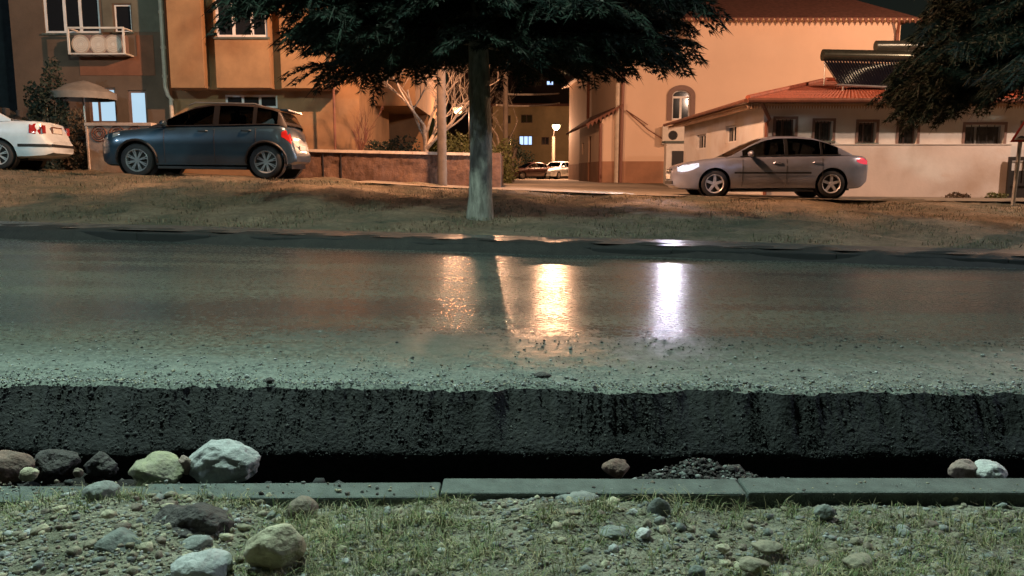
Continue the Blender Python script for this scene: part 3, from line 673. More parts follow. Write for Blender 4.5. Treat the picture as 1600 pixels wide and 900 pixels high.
def bush(name, label, c, rx, ry, rz, n, mt, seed, leaf=.05, group=None):
    r = np.random.RandomState(seed); d = r.normal(0,1,(n,3)); d /= np.linalg.norm(d,axis=1,keepdims=True)
    rr = r.uniform(.35,1,n)**.5; lump = 1+.28*np.sin(d[:,0]*5+seed)*np.cos(d[:,2]*4)
    p = d*(rr*lump)[:,None]*np.array([rx,ry,rz]); p[:,2] = np.abs(p[:,2]+rz*.5) 
    a = r.normal(0,1,(n,3)); a /= np.linalg.norm(a,axis=1,keepdims=True); b = np.cross(a, r.normal(0,1,(n,3))); b /= np.linalg.norm(b,axis=1,keepdims=True)
    s = r.uniform(.5,1.3,(n,1))*leaf
    v = np.stack([p-a*s, p+b*s*.5, p+a*s, p-b*s*.5],1).reshape(-1,3); f = np.arange(4*n).reshape(-1,4)
    t = thing(name, label, 'plant', c, group=group); raw('foliage', v, f, mt, parent=t)
    st = MB(); rr2 = random.Random(seed)
    for q in range(7):
        x, y = rr2.uniform(-.5,.5)*rx, rr2.uniform(-.5,.5)*ry; st.tube([(x*.2,y*.2,-.1),(x*.6,y*.6,rz*.5),(x,y,rz*.95)], [.025,.018,.008], 5)
    st.build('stems', M['bark_pale'], t); return t
def gb(u, Y, v=270): p = atY(u, v, Y); return (p.x, Y, G(p.x, Y))
bush('bush','leafy bush lit orange behind the stone wall, beside the concrete pole', gb(714,30), 1.0,.9,1.25,2600,M['leaf'],1,.06)
bush('bush','glowing leafy shrub visible along the right edge of the cedar trunk', gb(776,42), 1.0,1.0,1.5,2600,M['leaf'],2,.08)
bush('shrub','dark tall shrub against the apartment wall at the left, behind the white saloon', gb(84,22.2), .62,.5,1.85,5200,M['leaf_dk'],3,.06)
bush('hedge','brown leafless hedge between the white saloon and the garden wall', gb(124,20.6), .34,.4,.95,3000,mat('hedge_twigs',(.07,.05,.03),.9,var=.5),4,.05)
bush('bush','dark bush at the foot of the far building in the alley', gb(800,80), 2.4,1.5,2.6,2200,M['leaf_dk'],5,.14)
bush('weed_clump','low dry weed at the foot of the low white building, right', gb(1500,21.0), .36,.2,.11,450,mat('dry_weed',(.10,.07,.045),.9,var=.4),6,.04)
bush('weed_clump','small green weed near the iron gate at the wall foot', gb(1560,21.0), .3,.2,.12,400,M['leaf'],7,.04)
bush('bush','dense dim foliage just left of the cedar trunk behind the yard', gb(737,35), 1.2,.9,1.7,2600,M['leaf'],9,.07)
bush('bush','dark shrubs filling the yard behind the low stone wall', gb(600,25.4), 1.3,.8,.9,2500,M['leaf_dk'],8,.07)

# ------------------------------------------------------------------ architecture helpers
def wall(mb, p0, p1, z0, z1, ops=(), depth=.16, mi=0, topz=None):
    """upright wall face from p0 to p1 (xy), outward side to the right of p0->p1; ops = (s0,s1,z0,z1) openings"""
    p0 = Vector((*p0,0)); p1 = Vector((*p1,0)); L = (p1-p0).length; d = (p1-p0)/L; nrm = Vector((d.y,-d.x,0))
    ss = sorted({0,L,*[o[0] for o in ops],*[o[1] for o in ops]}); zs = sorted({z0,z1,*[o[2] for o in ops],*[o[3] for o in ops]})
    P = lambda s, z, off=0: p0+d*s-nrm*off+Vector((0,0,z))
    for a, b in zip(ss, ss[1:]):
        for c, e in zip(zs, zs[1:]):
            cs, cz = (a+b)/2, (c+e)/2
            if any(o[0]<cs<o[1] and o[2]<cz<o[3] for o in ops): continue
            mb.add([P(a,c),P(b,c),P(b,e),P(a,e)], [(0,1,2,3)], mi)
    for a, b, c, e in ops:
        mb.add([P(a,c),P(b,c),P(b,e),P(a,e),P(a,c,depth),P(b,c,depth),P(b,e,depth),P(a,e,depth)], [(0,1,5,4),(1,2,6,5),(2,3,7,6),(3,0,4,7)], mi)
    return P
def frameM(p0, p1):
    p0 = Vector((*p0,0)); p1 = Vector((*p1,0)); d = (p1-p0).normalized(); n = Vector((-d.y,d.x,0))
    return Matrix(((d.x,n.x,0,p0.x),(d.y,n.y,0,p0.y),(0,0,1,0),(0,0,0,1)))
def window(parent, FM, s0, s1, z0, z1, inset=.10, mull=(.5,), fw=.05, transom=None, glass=None, framem=None, sill=True, name='window', curtain=None, open_=None):
    f = MB(); y0, y1 = inset-.05, inset
    f.box((s0,y0,z0),(s0+fw,y1,z1),M=FM); f.box((s1-fw,y0,z0),(s1,y1,z1),M=FM); f.box((s0+fw,y0,z0),(s1-fw,y1,z0+fw),M=FM); f.box((s0+fw,y0,z1-fw),(s1-fw,y1,z1),M=FM)
    for m_ in mull:
        c = s0+(s1-s0)*m_; f.box((c-fw*.6,y0+.004,z0+fw),(c+fw*.6,y1+.002,z1-fw),M=FM)
    if transom: f.box((s0+fw,y0+.006,transom-fw/2),(s1-fw,y1+.003,transom+fw/2),M=FM)
    w_ = f.build(name, framem or M['upvc'], parent)
    MB().box((s0+fw,y0+.02,z0+fw),(s1-fw,y0+.03,z1-fw),M=FM).build('pane', glass or M['black_glass'], w_)
    if sill: MB().box((s0-.06,-.06,z0-.05),(s1+.06,inset-.06,z0-.002),M=FM).build('sill', M['concrete'], w_)
    return w_
def ac_unit(name, label, loc, rz=0, w_=.85, h=.6, group=None, pale=False):
    t = thing(name, label, 'air conditioner', loc, rz, group)
    MB().box((-w_/2,-.15,0),(w_/2,.15,h)).build('casing', M['surround'] if pale else M['acwhite'], t, bevel=.02)
    g = MB(); Mx = Matrix.Translation((-w_*.12,-.153,h/2)) @ Matrix.Rotation(R(90),4,'X')
    for rr in (.06,.11,.16,.21,.24): g.lathe([(rr,0),(rr+.012,.012),(rr+.024,0)],20,Mx)
    g.build('fan_grille', M['coping'] if pale else M['dmetal'], t)
    MB().lathe([(0.001,0),(.235,0)],20,Matrix.Translation((-w_*.12,-.1515,h/2)) @ Matrix.Rotation(R(90),4,'X')).build('fan_recess', M['acwhite'] if pale else M['trim'], t)
    MB().box((-w_*.4,-.12,-.05),(-w_*.36,.3,-.005)).build('bracket', M['dmetal'], t); MB().box((w_*.36,-.12,-.05),(w_*.4,.3,-.005)).build('bracket', M['dmetal'], t)
    return t

LIT = emit('lit_curtain', (.55,.80,1.0), .85)
LIT2 = emit('lit_window_far', (.45,.62,1.0), 1.6)

# ---- apartment block, left
YA = 24.0
def ax(u): return atY(u, 200, YA).x
def az_(v, Y=YA): return atY(300, v, Y).z
apt = thing('apartment_building','ochre and brown plastered apartment block with bays and a drainpipe at the left','building',(ax(300),YA,1.0))
def P_(o): o.location = -Vector(apt.location); return o
aptM = Matrix.Translation(-Vector(apt.location))
def aptb(mb, name, mt, **k): 
    mb.v = [tuple(aptM @ Vector(p)) for p in mb.v]; return mb.build(name, mt, apt, **k)
x0, x1 = ax(30), ax(268); zt = 13
ops = [(ax(82)-x0, ax(168)-x0, az_(52), az_(-40)), (ax(190)-x0, ax(216)-x0, az_(50), az_(7)), (ax(142)-x0, ax(184)-x0, az_(192), az_(137)), (ax(203)-x0, ax(232)-x0, az_(262), az_(141))]
m1 = MB(); wall(m1, (x0,YA), (x1,YA), .6, zt, ops); wall(m1, (x0,YA+12),(x0,YA), .6, zt); aptb(m1, 'wall', M['plaster_br'])
FM = aptM @ frameM((x0,YA),(x1,YA))
window(apt, FM, *ops[0], mull=(.36,.64,), fw=.07)
window(apt, FM, *ops[1], mull=(), fw=.04)
w3 = window(apt, FM, *ops[2], mull=(.34,), fw=.06, glass=LIT, framem=M['surround'])
dr = window(apt, FM, *ops[3], mull=(), fw=.07, glass=LIT, framem=M['surround'], sill=False, name='door')
MB().box((ops[3][1]-.11,.03,1.9),(ops[3][1]-.09,.05,2.1),M=FM).build('handle', M['metal'], dr)
# green-grey panel and terracotta panels (painted plaster, slightly proud)
m1 = MB(); s=ax(173); m1.box((s,YA-.02,az_(50)),(ax(188),YA,9)); m1.box((ax(218),YA-.02,az_(50)),(ax(262),YA,9)); m1.box((ax(188),YA-.02,az_(5)),(ax(218),YA,9)); aptb(m1,'grey_panel',M['plaster_gr'])
m1 = MB(); m1.box((ax(132),YA-.015,az_(118)),(ax(248),YA,az_(88))); m1.box((ax(222),YA-.018,az_(88)),(ax(248),YA,az_(55))); aptb(m1,'terracotta_panel',M['plaster_rd'])
# bays
YB = 23.2
def bx_(u): return atY(u, 200, YB).x
zb = az_(137, YB)
m1 = MB()
for (ua, ub, Yf) in ((271,323,YB),(323,342,YB+.45),(425,441,YB+.45),(441,521,YB+.1)):
    wall(m1, (bx_(ua),Yf),(bx_(ub),Yf), zb, zt)
    m1.add([(bx_(ua),Yf,zb),(bx_(ub),Yf,zb),(bx_(ub),YA+.3,zb),(bx_(ua),YA+.3,zb)],[(0,3,2,1)])
xa, xb = bx_(342), bx_(425); zw0 = az_(58, YB); op2 = [(.05, xb-xa-.02, zw0, az_(-30,YB))]
wall(m1, (xa,YB),(xb,YB), zb, zt, op2); m1.add([(xa,YB,zb),(xb,YB,zb),(xb,YA+.3,zb),(xa,YA+.3,zb)],[(0,3,2,1)])
for u, a, b in ((271,YB,YA),(323,YB,YB+.45),(342,YB,YB+.45),(425,YB,YB+.45),(441,YB+.1,YB+.45),(521,YB+.1,YA+1)):
    X = bx_(u); m1.add([(X,a,zb),(X,b,zb),(X,b,zt),(X,a,zt)],[(0,1,2,3)])
aptb(m1, 'bay', M['plaster_or'])
window(apt, aptM @ frameM((xa,YB),(xb,YB)), *op2[0], mull=(.34,.70), fw=.07)
# ground floor right
x2, x3 = ax(268), ax(560)
op3 = [(ax(350)-x2, ax(432)-x2, az_(168), az_(147))]
m1 = MB(); wall(m1, (x2,YA+.2),(x3,YA+.2), .6, zb+.02, op3); m1.add([(x3,YA+.2,.6),(x3,YA+6,.6),(x3,YA+6,zt),(x3,YA+.2,zt)],[(0,1,2,3)])
wall(m1, (bx_(521),YA+.21),(x3,YA+.21), zb+.02, zt); aptb(m1, 'ground_floor_wall', M['plaster_or'])
window(apt, aptM @ frameM((x2,YA+.2),(x3,YA+.2)), *op3[0], mull=(.33,.66), fw=.06)
# rear block with upper storey over a dark carport
m1 = MB(); YC = 27.0; cx = lambda u: atY(u,200,YC).x; cz = lambda v: atY(600,v,YC).z
wall(m1, (cx(556),YC),(cx(650),YC), cz(165), 9); wall(m1, (cx(556),YC+4),(cx(650),YC+4), .6, cz(165))
m1.add([(cx(650),YC,cz(165)),(cx(650),YC+8,cz(165)),(cx(650),YC+8,9),(cx(650),YC,9)],[(0,1,2,3)])
m1.add([(cx(556),YC,cz(165)),(cx(650),YC,cz(165)),(cx(650),YC+4,cz(165)),(cx(556),YC+4,cz(165))],[(0,1,2,3)])
aptb(m1,'rear_wing',M['plaster_or'])
m1 = MB(); m1.box((x0-.3,YB-.3,zt),(cx(650)+.3,YA+13,zt+.3)); aptb(m1,'roof',M['tile_dk'])
m1 = MB(); m1.tube([(ax(265),YA-.12,13),(ax(265),YA-.12,az_(137)),(ax(268),YA-.12,az_(150)),(ax(272),YA-.1,az_(155)),(ax(272),YA-.1,.8)],.06,10)
for v in (20,75,120): z=az_(v); m1.tube([(ax(265),YA-.12,z-.04),(ax(265),YA-.12,z+.04)],.075,10)
aptb(m1,'drainpipe',M['pipe_lt'],smooth=True)
m1 = MB(); X=atY(523,200,23).x; m1.tube([(X,23,G(X,23)-.1),(X,23,5.2)],.035,8); o = m1.build('metal_post',M['fascia'],smooth=True); tag(o,'thin dark metal post in front of the ochre wall, left of the bare tree','post')
# AC cage
X0,X1 = ax(131), ax(217); z0,z1 = az_(87), az_(50)
cage = thing('balcony_rack','small steel balcony rack holding round-fronted units below the upper windows','balcony',((X0+X1)/2,YA,z0))
m1 = MB(); hx=(X1-X0)/2; hh_=z1-z0
m1.box((-hx,-.55,-.04),(hx,0,0)); 
for sx in (-hx,hx-.05): m1.box((sx,-.55,0),(sx+.05,-.5,hh_)); 
m1.box((-hx,-.55,hh_),(hx,-.5,hh_+.05)); m1.box((-hx,-.5,hh_),(-hx+.04,0,hh_+.04)); m1.box((hx-.04,-.5,hh_),(hx,0,hh_+.04))
m1.build('frame',M['acwhite'],cage)
for q, s in enumerate((-.38,.1,.5)):
    X=(X0+X1)/2+s*hx*1.3-.05
    ac_unit('ac_unit',['air conditioner at the left end of the steel balcony rack','air conditioner in the middle of the steel balcony rack','air conditioner at the right end of the steel balcony rack'][q],(X,YA-.25,z0+.0),0,.5,.52,group='air conditioners on the balcony rack',pale=True)
# parasol / canopy
p = atY(130,150,22.6); par = thing('canopy','pale fabric garden canopy in front of the lit apartment window','canopy',(p.x,22.6,G(p.x,22.6)))
zc = p.z-G(p.x,22.6); m1 = MB(); hw = .84
ring=[]; 
for k in range(16):
    t=2*math.pi*k/16; ring.append((hw*math.cos(t),.8*math.sin(t)))
vs=[(0.05,0,zc+.42)]+[(x*.5,y*.5,zc+.30) for x,y in ring]+[(x,y,zc+.08) for x,y in ring]+[(x*1.005,y*1.005,zc-.10) for x,y in ring]
fs=[(0,1+k,1+(k+1)%16) for k in range(16)]+[(1+k,17+k,17+(k+1)%16,1+(k+1)%16) for k in range(16)]+[(17+k,33+k,33+(k+1)%16,17+(k+1)%16) for k in range(16)]
m1.add(vs,fs); m1.build('cloth',mat('canopy_cloth',(.22,.19,.16),.9,var=.2,vscale=3),par,smooth=True)
MB().tube([(0,0,-.1),(0,0,zc+.4)],.03,8).build('mast',M['metal'],par)
# garden wall with round grilles
YG = 20.3; xa_, xb_ = atY(138,230,YG).x, atY(236,230,YG).x; zg=atY(150,193,YG).z
gw = thing('garden_wall','low cream garden wall with round moulded ornaments left of the blue crossover','wall',((xa_+xb_)/2,YG,G(xa_,YG)))
Mg = Matrix.Translation(-Vector(gw.location)); m1=MB(); m1.box((xa_,YG,.8),(xb_,YG+.25,zg-.06)); m1.v=[tuple(Mg@Vector(q)) for q in m1.v]; m1.build('panel',mat('cream_masonry',(.34,.27,.22),.9,var=.3,vscale=5,bump=.3,stain=(.15,.1,.08),stain_amt=.6,stain_scale=3),gw)
m1=MB(); m1.box((xa_-.05,YG-.04,zg-.06),(xb_+.05,YG+.29,zg+.02)); m1.box((xa_-.03,YG-.03,.8),(xa_+.02,YG+.1,zg-.062)); m1.v=[tuple(Mg@Vector(q)) for q in m1.v]; m1.build('coping',M['coping'],gw,bevel=.01)
for u in (155,183,211):
    q=atY(u,208,YG); m1=MB(); 
    for rr in (.06,.11,.17): m1.lathe([(rr,0),(rr+.015,.02),(rr+.03,0)],18,Mg@Matrix.Translation((q.x,YG-.002,q.z-.02))@Matrix.Rotation(R(90),4,'X'))
    m1.build('ornament',M['fascia'],gw)
m1=MB(); m1.box((-.09,-.12,0),(.16,.12,.55)); 
# dark void building at far left edge
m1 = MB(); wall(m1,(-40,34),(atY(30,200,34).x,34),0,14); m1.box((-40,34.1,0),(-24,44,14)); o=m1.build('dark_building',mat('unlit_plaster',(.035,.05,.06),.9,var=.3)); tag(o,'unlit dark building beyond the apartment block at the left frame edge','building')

# ---- low boundary wall with stones
YW = 20.5; wx0, wx1 = atY(440,260,YW).x, atY(748,260,YW).x
sw = thing('stone_wall','low rough masonry wall with pale coping between the crossover and the cedar','wall',((wx0+wx1)/2,YW,.9)); Mw=Matrix.Translation(-Vector(sw.location))
def wtop(X): return np.interp(X,[wx0,wx1],[atY(473,232,YW).z, atY(735,239,YW).z])
m1=MB(); N_=90; Hn=12; 
for a in range(N_+1):
    X=wx0+(wx1-wx0)*a/N_
    for b in range(Hn+1):
        zz=.55+(wtop(X)-.07-.55)*b/Hn; m1.v.append((X,YW+.035*mnoise.noise(Vector((X*2.2,zz*2.6,0)))+.018*mnoise.noise(Vector((X*9,zz*9,3))),zz))
for a in range(N_):
    for b in range(Hn): i=a*(Hn+1)+b; m1.f.append((i,i+Hn+1,i+Hn+2,i+1)); m1.m.append(0)
m1.box((wx0,YW+.05,.55),(wx1,YW+.3,float(wtop(wx1))-.10))
m1.v=[tuple(Mw@Vector(q)) for q in m1.v]; m1.build('masonry',M['stonewall'],sw)
m1=MB()
for a in range(12):
    X=wx0+(wx1-wx0)*a/12; X2=wx0+(wx1-wx0)*(a+1)/12-.008; zA=float(wtop(X)); zB=float(wtop(X2))
    m1.add([(X,YW-.06,zA-.07),(X2,YW-.06,zB-.07),(X2,YW+.36,zB-.07),(X,YW+.36,zA-.07),(X,YW-.06,zA),(X2,YW-.06,zB),(X2,YW+.36,zB),(X,YW+.36,zA)],[(0,3,2,1),(4,5,6,7),(0,1,5,4),(1,2,6,5),(2,3,7,6),(3,0,4,7)])
m1.v=[tuple(Mw@Vector(q)) for q in m1.v]; m1.build('coping',M['coping'],sw)
m1=MB()
for a in range(2):
    u=[505,533][a]; X=atY(u,260,YW).x; m1.box((X-.014,YW-.03,.7),(X+.014,YW-.0,float(wtop(X))-.1)); 
m1.v=[tuple(Mw@Vector(q)) for q in m1.v]; m1.build('drain_slot',M['trim'],sw)
# return wall running back along the alley
m1=MB(); xq=wx1; m1.box((xq,YW+.02,.5),(atY(786,260,26).x,27,1.70)); o=m1.build('yard_wall',M['stonewall']); tag(o,'dark end of the yard wall just right of the cedar trunk','wall')

# ---- utility poles, wires, lamps
def pole(label, base, h, r0, r1, lean=0, name='utility_pole', m='pole', cat='pole'):
    t = thing(name, label, cat, base); MB().tube([(0,0,-.2),(lean*h*.5,0,h*.5),(lean*h,0,h)],[r0,(r0+r1)/2,r1],12).build('shaft',M[m],t,smooth=True); return t
bulb = emit('lamp_glow',(1.0,.66,.30),7)
def lamp_head(t, loc, arm_from, power, col=SODIUM, glow=bulb, size=.16, name='lamp_head', lr=.1):
    x,y,z=loc
    MB().tube([arm_from,((arm_from[0]+x)/2,(arm_from[1]+y)/2,z+.18),(x,y,z+.14)],.03,8).build('arm',M['metal'],t,smooth=True)
    h=MB().lathe([(0.001,.14),(size*.5,.13),(size,.05),(size*1.05,0)],16,Matrix.Translation(loc)).build('lamp_shade',M['metal'],t,smooth=True)
    b=MB().lathe([(0.001,-size*.95),(size*.3,-size*.90),(size*.55,-size*.74),(size*.72,-size*.45),(size*.76,-size*.15),(size*.6,.03)],14,Matrix.Translation(loc)).build('bulb',glow,t,smooth=True)
    b.visible_shadow = True
    return lamp_light('lamp', (x,y,z-size-.08), power, col, t, radius=lr)
b=gb(691,19.5); b=(b[0],19.5,G(b[0],19.5)); up=pole('grey concrete utility pole standing before the stone wall, left of the cedar trunk',b,8.3,.115,.085)
Lb=lamp_head(up,(.7,-2.2,6.9),(0,0,7.0),7300)
b=gb(790,44); p2=pole('yellow-lit utility pole right of the cedar trunk carrying the alley wires',b,7.6,.15,.12)
# alley street lamp at 870,195
YL=73; pl=atY(869,195,70.6); b=(pl.x-.1,YL,G(pl.x,YL)); p3=pole('slim street lamp pole with glowing lamp above the small white car in the alley',b,pl.z-b[2]-.9,.17,.14,name='street_lamp',cat='street lamp')
lamp_head(p3,(.1,-2.4,pl.z-b[2]),(0,0,pl.z-b[2]-.9),6500,size=.46)
# lamp at 715,168 behind the wall
YL=33; pl=atY(715,169,YL); b=(pl.x+.5,YL,G(pl.x+.5,YL)); p4=pole('street lamp glowing low behind the concrete pole, left of the cedar trunk',b,pl.z-b[2]+.3,.08,.06,name='street_lamp',m='dmetal',cat='street lamp')
lamp_head(p4,(-.5,0,pl.z-b[2]),(0,0,pl.z-b[2]+.2),190,size=.24)
# lamp hidden by cedar trunk
YL=37; pl=atY(758,120,YL); b=(pl.x-.7,YL,G(pl.x-.7,YL)); p5=pole('street lamp in the alley hidden behind the cedar trunk',b,pl.z-b[2]+.2,.09,.07,name='street_lamp',m='dmetal',cat='street lamp')
lamp_head(p5,(.7,0,pl.z-b[2]),(0,0,pl.z-b[2]+.1),1500,size=.17)
# out-of-frame street lamps, some added to brighten the walls and silver car
b=(17.5,16.2,.5); p6=pole('added street lamp on the service street beyond the right frame edge',b,7.6,.1,.07,name='street_lamp',cat='street lamp'); lamp_head(p6,(-.9,.2,7.5),(0,0,7.5),3800,(1.0,.68,.50))  # added unseen lamp to brighten the white building front
b=(27,29,.55); p7=pole('street lamp behind the low building beyond the right frame edge',b,9,.1,.07,name='street_lamp',cat='street lamp'); lamp_head(p7,(-1,.4,9),(0,0,8.9),16000,(1.0,.53,.31))
coolbulb=emit('cool_lamp_glow',(.75,1,.9),40)
b=(-4.6,2.9,.16); p8=pole('cool white road lamp on the near verge beyond the left frame edge',b,7.8,.1,.07,name='street_lamp',cat='street lamp'); lamp_head(p8,(2.1,2.3,7.6),(0,0,7.7),3300,COOL,coolbulb,size=.2)
b=(-17,3.0,.16); p9=pole('cool white road lamp far beyond the left frame edge',b,7.8,.1,.07,name='street_lamp',cat='street lamp'); lamp_head(p9,(1.5,3.5,7.6),(0,0,7.7),1900,(.66,.86,1.0),coolbulb,size=.2)
b=(13,3.0,.16); p10=pole('added cool white road lamp beyond the right frame edge',b,7.8,.1,.07,name='street_lamp',cat='street lamp'); lamp_head(p10,(-1.5,3.5,7.6),(0,0,7.7),1800,(.68,.80,1.0),coolbulb,size=.2)  # added unseen lamp, cool fill for the silver car's side
# wires
def wire(name,label,a,b,sag,r=.055):
    a=Vector(a); b=Vector(b); P=[a.lerp(b,k/14)-Vector((0,0,sag*4*(k/14)*(1-k/14))) for k in range(15)]
    o=MB().tube(P,r,5).build(name,M['pipe_lt'],smooth=True); tag(o,label,'wire')
wire('wire','upper overhead wire from the alley pole to the big cream building',atY(788,147,44),atY(873,146,57),.05)
wire('wire','lower sagging overhead wire from the alley pole to the big cream building',atY(776,164,44),atY(874,161,57),.12,.05)

# ---- big cream building
YF=46.0; fx=lambda u: atY(u,200,YF).x; fz=lambda v,Y=YF: atY(1100,v,Y).z
xL=fx(972); xR=fx(1397); xM=fx(1075); ze=fz(30); zgd=.4; zp=fz(252); zw=8.2
big=thing('cream_building','large cream rendered building with brown plinth, arched window and tiled roof','building',(xL,YF,.6)); Mb=Matrix.Translation(-Vector(big.location))
def bb(mb,name,mt,par=None,**k): mb.v=[tuple(Mb@Vector(q)) for q in mb.v]; return mb.build(name,mt,par or big,**k)
ax0,ax1=fx(1049),fx(1077); az0=fz(187); azs=fz(152); azt=fz(141)
opb=[(ax0-xL,ax1-xL,az0,azt)]
m1=MB(); wall(m1,(xL,YF),(xR,YF),zp,zw,opb,depth=.2); wall(m1,(xM,YF),(xR,YF),zw,ze)
XB,YBk=4.6,66; wall(m1,(XB,YBk),(xL,YF),zp,zw); m1.add([(xM,YF,zw),(xM,YBk,zw),(xM,YBk,ze),(xM,YF,ze)],[(0,1,2,3)]); m1.add([(xR,YF,0),(xR,YBk,0),(xR,YBk,ze),(xR,YF,ze)],[(0,1,2,3)])
bb(m1,'wall',M['facade'])
m1=MB(); wall(m1,(xL-.03,YF-.03),(xR,YF-.03),zgd,zp); wall(m1,(XB-.03,YBk),(xL-.03,YF-.03),zgd,zp); m1.add([(xL-.03,YF-.03,zp),(xR,YF-.03,zp),(xR,YF,zp),(xL,YF,zp)],[(0,1,2,3)]); bb(m1,'plinth',M['plinth'])
# arched window: fill the spandrels, frame, surround
cxw=(ax0+ax1)/2; rw=(ax1-ax0)/2
win=MB(); win.box((ax0,YF+.1,az0),(ax1,YF+.15,az0+.08)); win.box((ax0,YF+.1,az0+.08),(ax0+.08,YF+.15,azt-.3)); win.box((ax1-.08,YF+.1,az0+.08),(ax1,YF+.15,azt-.3)); win.box((cxw-.06,YF+.096,az0+.08),(cxw+.06,YF+.15,azs)); win.box((ax0+.08,YF+.098,azs-.05),(ax1-.08,YF+.15,azs+.06))
N_=16; zc_=azt-rw*.62; 
arc=[(cxw+rw*math.cos(math.pi*k/N_), zc_+rw*.62*math.sin(math.pi*k/N_)) for k in range(N_+1)]
for (xA,zA),(xB_,zB_) in zip(arc,arc[1:]):
    kx=lambda x: cxw+(x-cxw)*.88; kz=lambda z: zc_+(z-zc_)*.86
    win.add([(xA,YF+.1,zA),(xB_,YF+.1,zB_),(kx(xB_),YF+.1,kz(zB_)),(kx(xA),YF+.1,kz(zA))],[(0,1,2,3)])
wo=bb(win,'window',M['upvc'])
bb(MB().box((ax0+.05,YF+.13,az0+.05),(ax1-.05,YF+.14,azt)),'pane',M['black_glass'],wo)
sp_=MB()
ro=rw+.28
for k in range(N_):
    (xA,zA),(xB_,zB_)=arc[k],arc[k+1]; e=lambda x,z:(cxw+(x-cxw)*ro/rw, zc_+(z-zc_)*(rw*.62+.28)/(rw*.62))
    A2,B2=e(xA,zA),e(xB_,zB_)
    sp_.add([(xA,YF-.06,zA),(xB_,YF-.06,zB_),(B2[0],YF-.06,B2[1]),(A2[0],YF-.06,A2[1]),(xA,YF+.1,zA),(xB_,YF+.1,zB_),(B2[0],YF+.0,B2[1]),(A2[0],YF+.0,A2[1])],[(0,1,2,3),(0,4,5,1),(3,2,6,7)])
sp_.box((ax0-.28,YF-.06,az0-.05),(ax0,YF+.02,zc_)); sp_.box((ax1,YF-.06,az0-.05),(ax1+.28,YF+.02,zc_))
bb(sp_,'window_surround',M['surround'],wo)
# spandrel infill between square opening and arch
si=MB()
for k in range(N_):
    (xA,zA),(xB_,zB_)=arc[k],arc[k+1]; si.add([(xA,YF+.05,zA),(xB_,YF+.05,zB_),(xB_,YF+.05,azt+.01),(xA,YF+.05,azt+.01)],[(0,1,2,3)])
bb(si,'arch_infill',M['surround'],wo)
# roofs
m1=MB(); ov=.7; rz0=ze-.05; 
xl,xr_,yf,yb_=xM-ov,xR+ov,YF-ov,YBk+ov; cxr=(xl+xr_)/2; 
m1.add([(xl,yf,rz0),(xr_,yf,rz0),(xr_,yb_,rz0),(xl,yb_,rz0),(xl+5,YF+8,rz0+4),(xr_-5,YF+8,rz0+4)],[(0,1,5,4),(1,2,5),(2,3,4,5),(3,0,4)]); 
rfo=bb(m1,'roof',M['tile_dk'])
m1=MB(); m1.add([(XB-.6,YBk+.8,zw-.15),(xL-.6,YF-.5,zw-.15),(xM,YF-.5,zw+1.3),(xM,YBk+.8,zw+1.3)],[(0,1,2,3)]); m1.add([(XB-.6,YBk+.8,zw-.27),(xL-.6,YF-.5,zw-.27),(xM,YF-.5,zw+1.18),(xM,YBk+.8,zw+1.18)],[(3,2,1,0)]); m1.add([(XB-.6,YBk+.8,zw-.15),(xL-.6,YF-.5,zw-.15),(xL-.6,YF-.5,zw-.27),(XB-.6,YBk+.8,zw-.27)],[(0,1,2,3)]); bb(m1,'wing_roof',M['coping'])
m1=MB(); m1.box((xl,yf,rz0-.12),(xr_,YF,rz0-.01)); bb(m1,'soffit',M['soffit'])
m1=MB(); x=xl
while x < xr_: m1.add([(x,yf-.03,rz0-.0),(x+.15,yf-.03,rz0+.0),(x+.26,yf-.03,rz0-.0),(x+.13,yf-.03,rz0-.3),(x,yf+.03,rz0-.0),(x+.15,yf+.03,rz0+.0),(x+.26,yf+.03,rz0-.0),(x+.13,yf+.03,rz0-.3)],[(0,3,1),(1,3,2),(4,5,7),(5,6,7),(0,4,7,3),(3,7,6,2)]); x+=.3
bb(m1,'eave_tiles',M['tile_dk'])
m1=MB(); m1.tube([(fx(970),YF-.12,.6),(fx(972),YF-.12,zw-.3),(fx(974),YF-.3,zw-.1)],.1,8); m1.tube([(fx(1391),YF-.12,.6),(fx(1391),YF-.12,ze-.8),(fx(1388),YF-.5,ze-.1)],.1,8)
Ys=56.5; xs_=np.interp(Ys,[YF,YBk],[xL,XB]); m1.tube([(xs_-.12,Ys,.8),(xs_-.12,Ys,zw-.5),(xs_-.5,Ys+.3,zw-.25)],.1,8); bb(m1,'drainpipe',M['pipe'],smooth=True)
m1=MB(); m1.tube([(fx(964),YF-.05,.5),(fx(964),YF-.05,fz(130))],.13,8); bb(m1,'corner_pipe',M['pipe_lt'],smooth=True)
# lean-to annex
an=thing('lean_to','small lean-to annex with a scalloped sloping roof against the cream building side','building',(5.4,YF+.5,.6)); Ma=Matrix.Translation(-Vector(an.location))
def ab(mb,name,mt,par=None,**k): mb.v=[tuple(Ma@Vector(q)) for q in mb.v]; return mb.build(name,mt,par or an,**k)
xn=fx(940); zl=fz(187); zh=fz(170); yb2=56; xn2=xn-.4; xw2=np.interp(yb2,[YF,YBk],[xL,XB])
m1=MB(); YN=YF+.02; dop=[(5.2,6.4,1.0,fz(215,50))]
m1.add([(xn,YN,zp),(xL,YN,zp),(xL,YN,zh),(xn,YN,zl)],[(0,1,2,3)])
L_=math.hypot(xn-xn2,yb2-YN); wall(m1,(xn2,yb2),(xn,YN),zp,zl,[(4.6,5.7,zp,fz(212,50)),(1.4,2.4,fz(240,52),fz(222,52))]); ab(m1,'wall',M['facade'])
m1=MB(); m1.box((xn-.02,YN-.03,.4),(xL-.05,YN,zp)); wall(m1,(xn2-.03,yb2),(xn-.03,YN-.03),.4,zp,[(4.6,5.7,.7,zp)]); ab(m1,'plinth',M['plinth'])
